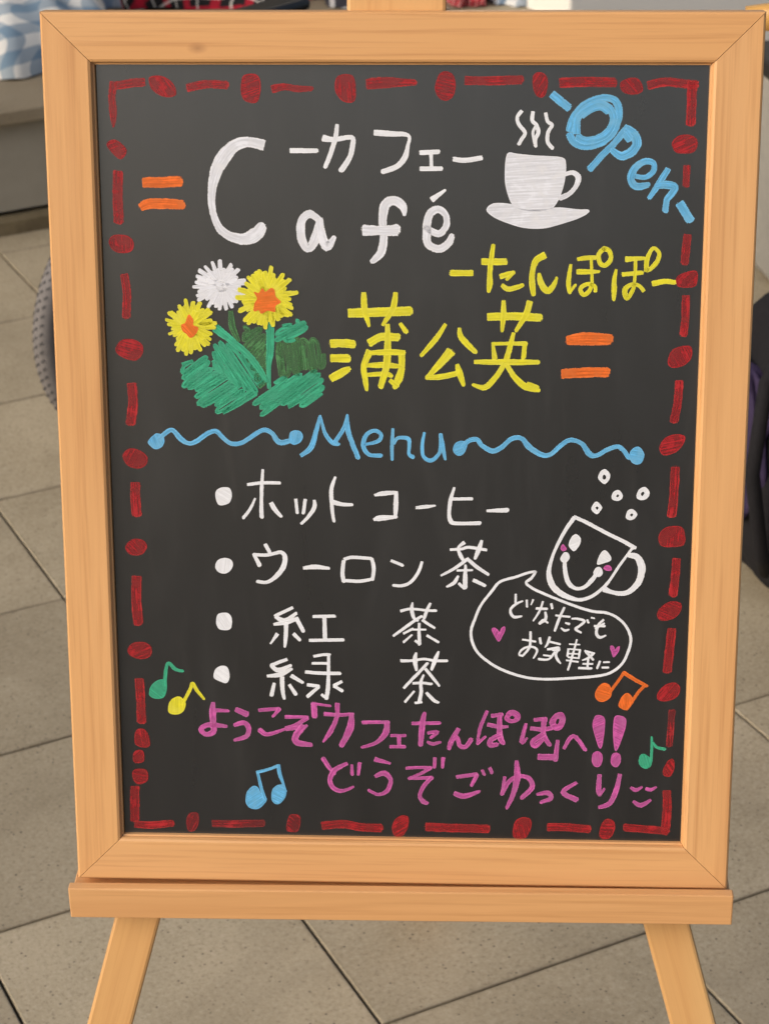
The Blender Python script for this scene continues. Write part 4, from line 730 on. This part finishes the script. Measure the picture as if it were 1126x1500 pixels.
def ribbon(bm, uvl, pts, seed, col):
    pts = smooth_pts([(p[0] / 10000, p[1] / 10000, p[2] / 10000 * (.96 if p[2] < 90 else 1.02)) for p in pts])
    zc[0] += 1; z = -REC + .00022 + .00003 * (zc[0] % 12) + LAY
    n = len(pts); L_ = []; Rr = []; acc = 0; us = []
    for i, (x, y, wd) in enumerate(pts):
        dx = pts[min(i + 1, n - 1)][0] - pts[max(i - 1, 0)][0]; dy = pts[min(i + 1, n - 1)][1] - pts[max(i - 1, 0)][1]
        l = math.hypot(dx, dy) or 1e-9; dx /= l; dy /= l
        if i: acc += math.hypot(x - pts[i - 1][0], y - pts[i - 1][1])
        us.append(acc); hw = wd / 2 * (1 + .07 * noise.noise(Vector((acc * 260, seed, 0))))
        hw2 = wd / 2 * (1 + .07 * noise.noise(Vector((acc * 260, seed + 9, 3))))
        L_.append((x - dy * hw, y + dx * hw, dx, dy, hw)); Rr.append((x + dy * hw2, y - dx * hw2))
    ring = []
    # rounded-square ends
    def cap(i, sgn):
        x, y, wd = pts[i]; dx, dy = L_[i][2] * sgn, L_[i][3] * sgn; hw = wd / 2; out = []
        flat = .55 if wd > .0045 else .8
        for k in range(1, 6):
            a = math.pi * k / 6; cs = math.cos(a); sn = math.sin(a) ** .8
            jx = 1 + .12 * noise.noise(Vector((seed, i * 3.1, k * 1.7)))
            out.append((x + dx * hw * flat * sn * jx - dy * sgn * 0 + (-L_[i][3] * hw * cs), y + dy * hw * flat * sn * jx + (L_[i][2] * hw * cs)))
        return out
    lv = [bm.verts.new((a[0], a[1] + CY, z)) for a in L_]; rv = [bm.verts.new((a[0], a[1] + CY, z)) for a in Rr]
    def lerp2(a, b_, t): return bm.verts.new((a.co.x + (b_.co.x - a.co.x) * t, a.co.y + (b_.co.y - a.co.y) * t, z))
    l2 = [lerp2(a, b_, .24) for a, b_ in zip(lv, rv)]; r2 = [lerp2(a, b_, .76) for a, b_ in zip(lv, rv)]
    def setuv(f, uvs):
        for lp, u in zip(f.loops, uvs): lp[uvl].uv = u
    so = seed * .37
    for i in range(n - 1):
        h0, h1 = pts[i][2] / 2, pts[i + 1][2] / 2
        for (A_, ka, ea), (B_, kb, eb) in (((rv, -1, 1), (r2, -.52, 0)), ((r2, -.52, 0), (l2, .52, 0)), ((l2, .52, 0), (lv, 1, 1))):
            f = bm.faces.new((A_[i], A_[i + 1], B_[i + 1], B_[i]))
            setuv(f, ((us[i] + so, ka * h0 + so), (us[i + 1] + so, ka * h1 + so), (us[i + 1] + so, kb * h1 + so), (us[i] + so, kb * h0 + so)))
            for lp, e_ in zip(f.loops, (ea, ea, eb, eb)): lp[egl].uv = (e_ * RIM[0], 0)
    for i, sgn, (va, vb) in ((0, -1, (lv[0], rv[0])), (n - 1, 1, (lv[-1], rv[-1]))):
        cp = cap(i, sgn); va2, vb2 = (l2[i], r2[i]); vs = [va] + [bm.verts.new((x, y + CY, z)) for x, y in cp] + [vb, vb2, va2]
        if sgn > 0: vs = vs[::-1]
        f = bm.faces.new(vs); h0 = pts[i][2] / 2
        for lp in f.loops:
            lx, ly = lp.vert.co.x - pts[i][0], lp.vert.co.y - CY - pts[i][1]
            dx, dy = L_[i][2], L_[i][3]
            lp[uvl].uv = (us[i] + lx * dx + ly * dy + so, -lx * dy + ly * dx + so)
            lp[egl].uv = ((0 if lp.vert in (va2, vb2) else 1) * RIM[0], 0)
def fill(bm, uvl, loops, seed, holed, jag=False):
    zc[0] += 1; z = -REC + .00022 + .00003 * (zc[0] % 12) + LAY
    sm = []
    for lp in loops:
        q = [tuple(v / 10000 for v in p) for p in lp]; n = len(q); out = []
        for i in range(n):
            a, b_, c_, d = q[i - 1], q[i], q[(i + 1) % n], q[(i + 2) % n]
            for s_ in range(4):
                t = s_ / 4; k_ = .5
                x, y = (.5 * (2 * b_[k] + (c_[k] - a[k]) * t + (2 * a[k] - 5 * b_[k] + 4 * c_[k] - d[k]) * t * t + (3 * b_[k] - a[k] - 3 * c_[k] + d[k]) * t ** 3) for k in (0, 1))
                if jag: x, y = b_[0] + (c_[0] - b_[0]) * t, b_[1] + (c_[1] - b_[1]) * t
                jx = (.0005 if jag else .00012) * noise.noise(Vector((x * 600, y * 600, seed)))
                out.append((x + jx, y - jx))
        sm.append(out)
    es = []; allv = []
    for out in sm:
        vs = [bm.verts.new((x, y + CY, z)) for x, y in out]; allv += vs
        es += [bm.edges.new((vs[i], vs[(i + 1) % len(vs)])) for i in range(len(vs))]
    r_ = bmesh.ops.triangle_fill(bm, edges=es, use_beauty=True, use_dissolve=False)
    a = seed * 1.3
    for f in [g for g in r_['geom'] if isinstance(g, bmesh.types.BMFace)]:
        for lp in f.loops:
            x, y = lp.vert.co.x, lp.vert.co.y
            lp[uvl].uv = (x * math.cos(a) + y * math.sin(a), -x * math.sin(a) + y * math.cos(a))
    # pooled rim of the filled shape
    if not jag:
        for out in sm:
            n_ = len(out); zc[0] += 1; zr = -REC + .00022 + .00003 * (zc[0] % 12) + LAY; W_ = .0007; acc = 0; rr_ = []
            ar = sum(out[i][0] * out[(i + 1) % n_][1] - out[(i + 1) % n_][0] * out[i][1] for i in range(n_)); sg = 1 if (ar > 0) == (out is sm[0]) else -1
            for i in range(n_):
                p, q_ = out[i - 1], out[(i + 1) % n_]; dx, dy = q_[0] - p[0], q_[1] - p[1]; l = math.hypot(dx, dy) or 1e-9
                acc += math.hypot(out[i][0] - p[0], out[i][1] - p[1])
                nx, ny = -dy / l * sg, dx / l * sg; x, y = out[i]
                rr_.append([(bm.verts.new((x + nx * k * W_, y + ny * k * W_ + CY, zr)), acc + seed, k * W_, e_) for k, e_ in ((-.12, 1), (.35, .8), (1, 0))])
            for i in range(n_):
                A_, B_ = rr_[i - 1], rr_[i]
                for j in (0, 1):
                    q4 = (A_[j], B_[j], B_[j + 1], A_[j + 1]); f = bm.faces.new([t[0] for t in q4])
                    for lp, t in zip(f.loops, q4): lp[uvl].uv = (t[1], t[2]); lp[egl].uv = (t[3] * .6, 0)
for mi, line in enumerate(MARKS.strip().split('\n')):
    fl = line.split('|'); name, col, lab = fl[:3]; zc[0] = 0
    LAY = {'stem_drawing': .0003, 'puff_drawing': .0006, 'flower_drawing': .0008, 'flower_centre': .0012, 'leaf_drawing': .0001 * (mi % 3)}.get(name, 0)
    bm = bmesh.new(); uvl = bm.loops.layers.uv.new('UVMap'); egl = bm.loops.layers.uv.new('Edge')
    for si, st in enumerate(fl[3:]):
        k, rest = st[0], st[2:]
        if k == 'S': ribbon(bm, uvl, [tuple(int(v) for v in p.split(',')) for p in rest.split()], mi * 3.7 + si * 1.9, col)
        else: fill(bm, uvl, [[tuple(int(v) for v in p.split(',')) for p in r_.split()] for r_ in rest.split('/')], (0.05 if name in ('cup_drawing', 'saucer_drawing') else mi * 1.7 + si), k == 'O', name == 'leaf_drawing')
    for f in bm.faces:
        f.normal_update()
        if f.normal.z < 0: f.normal_flip()
    me = bpy.data.meshes.new(name); bm.to_mesh(me); bm.free()
    o = link_mesh(name, me, P[col], panel)
    if lab: o['label'] = lab
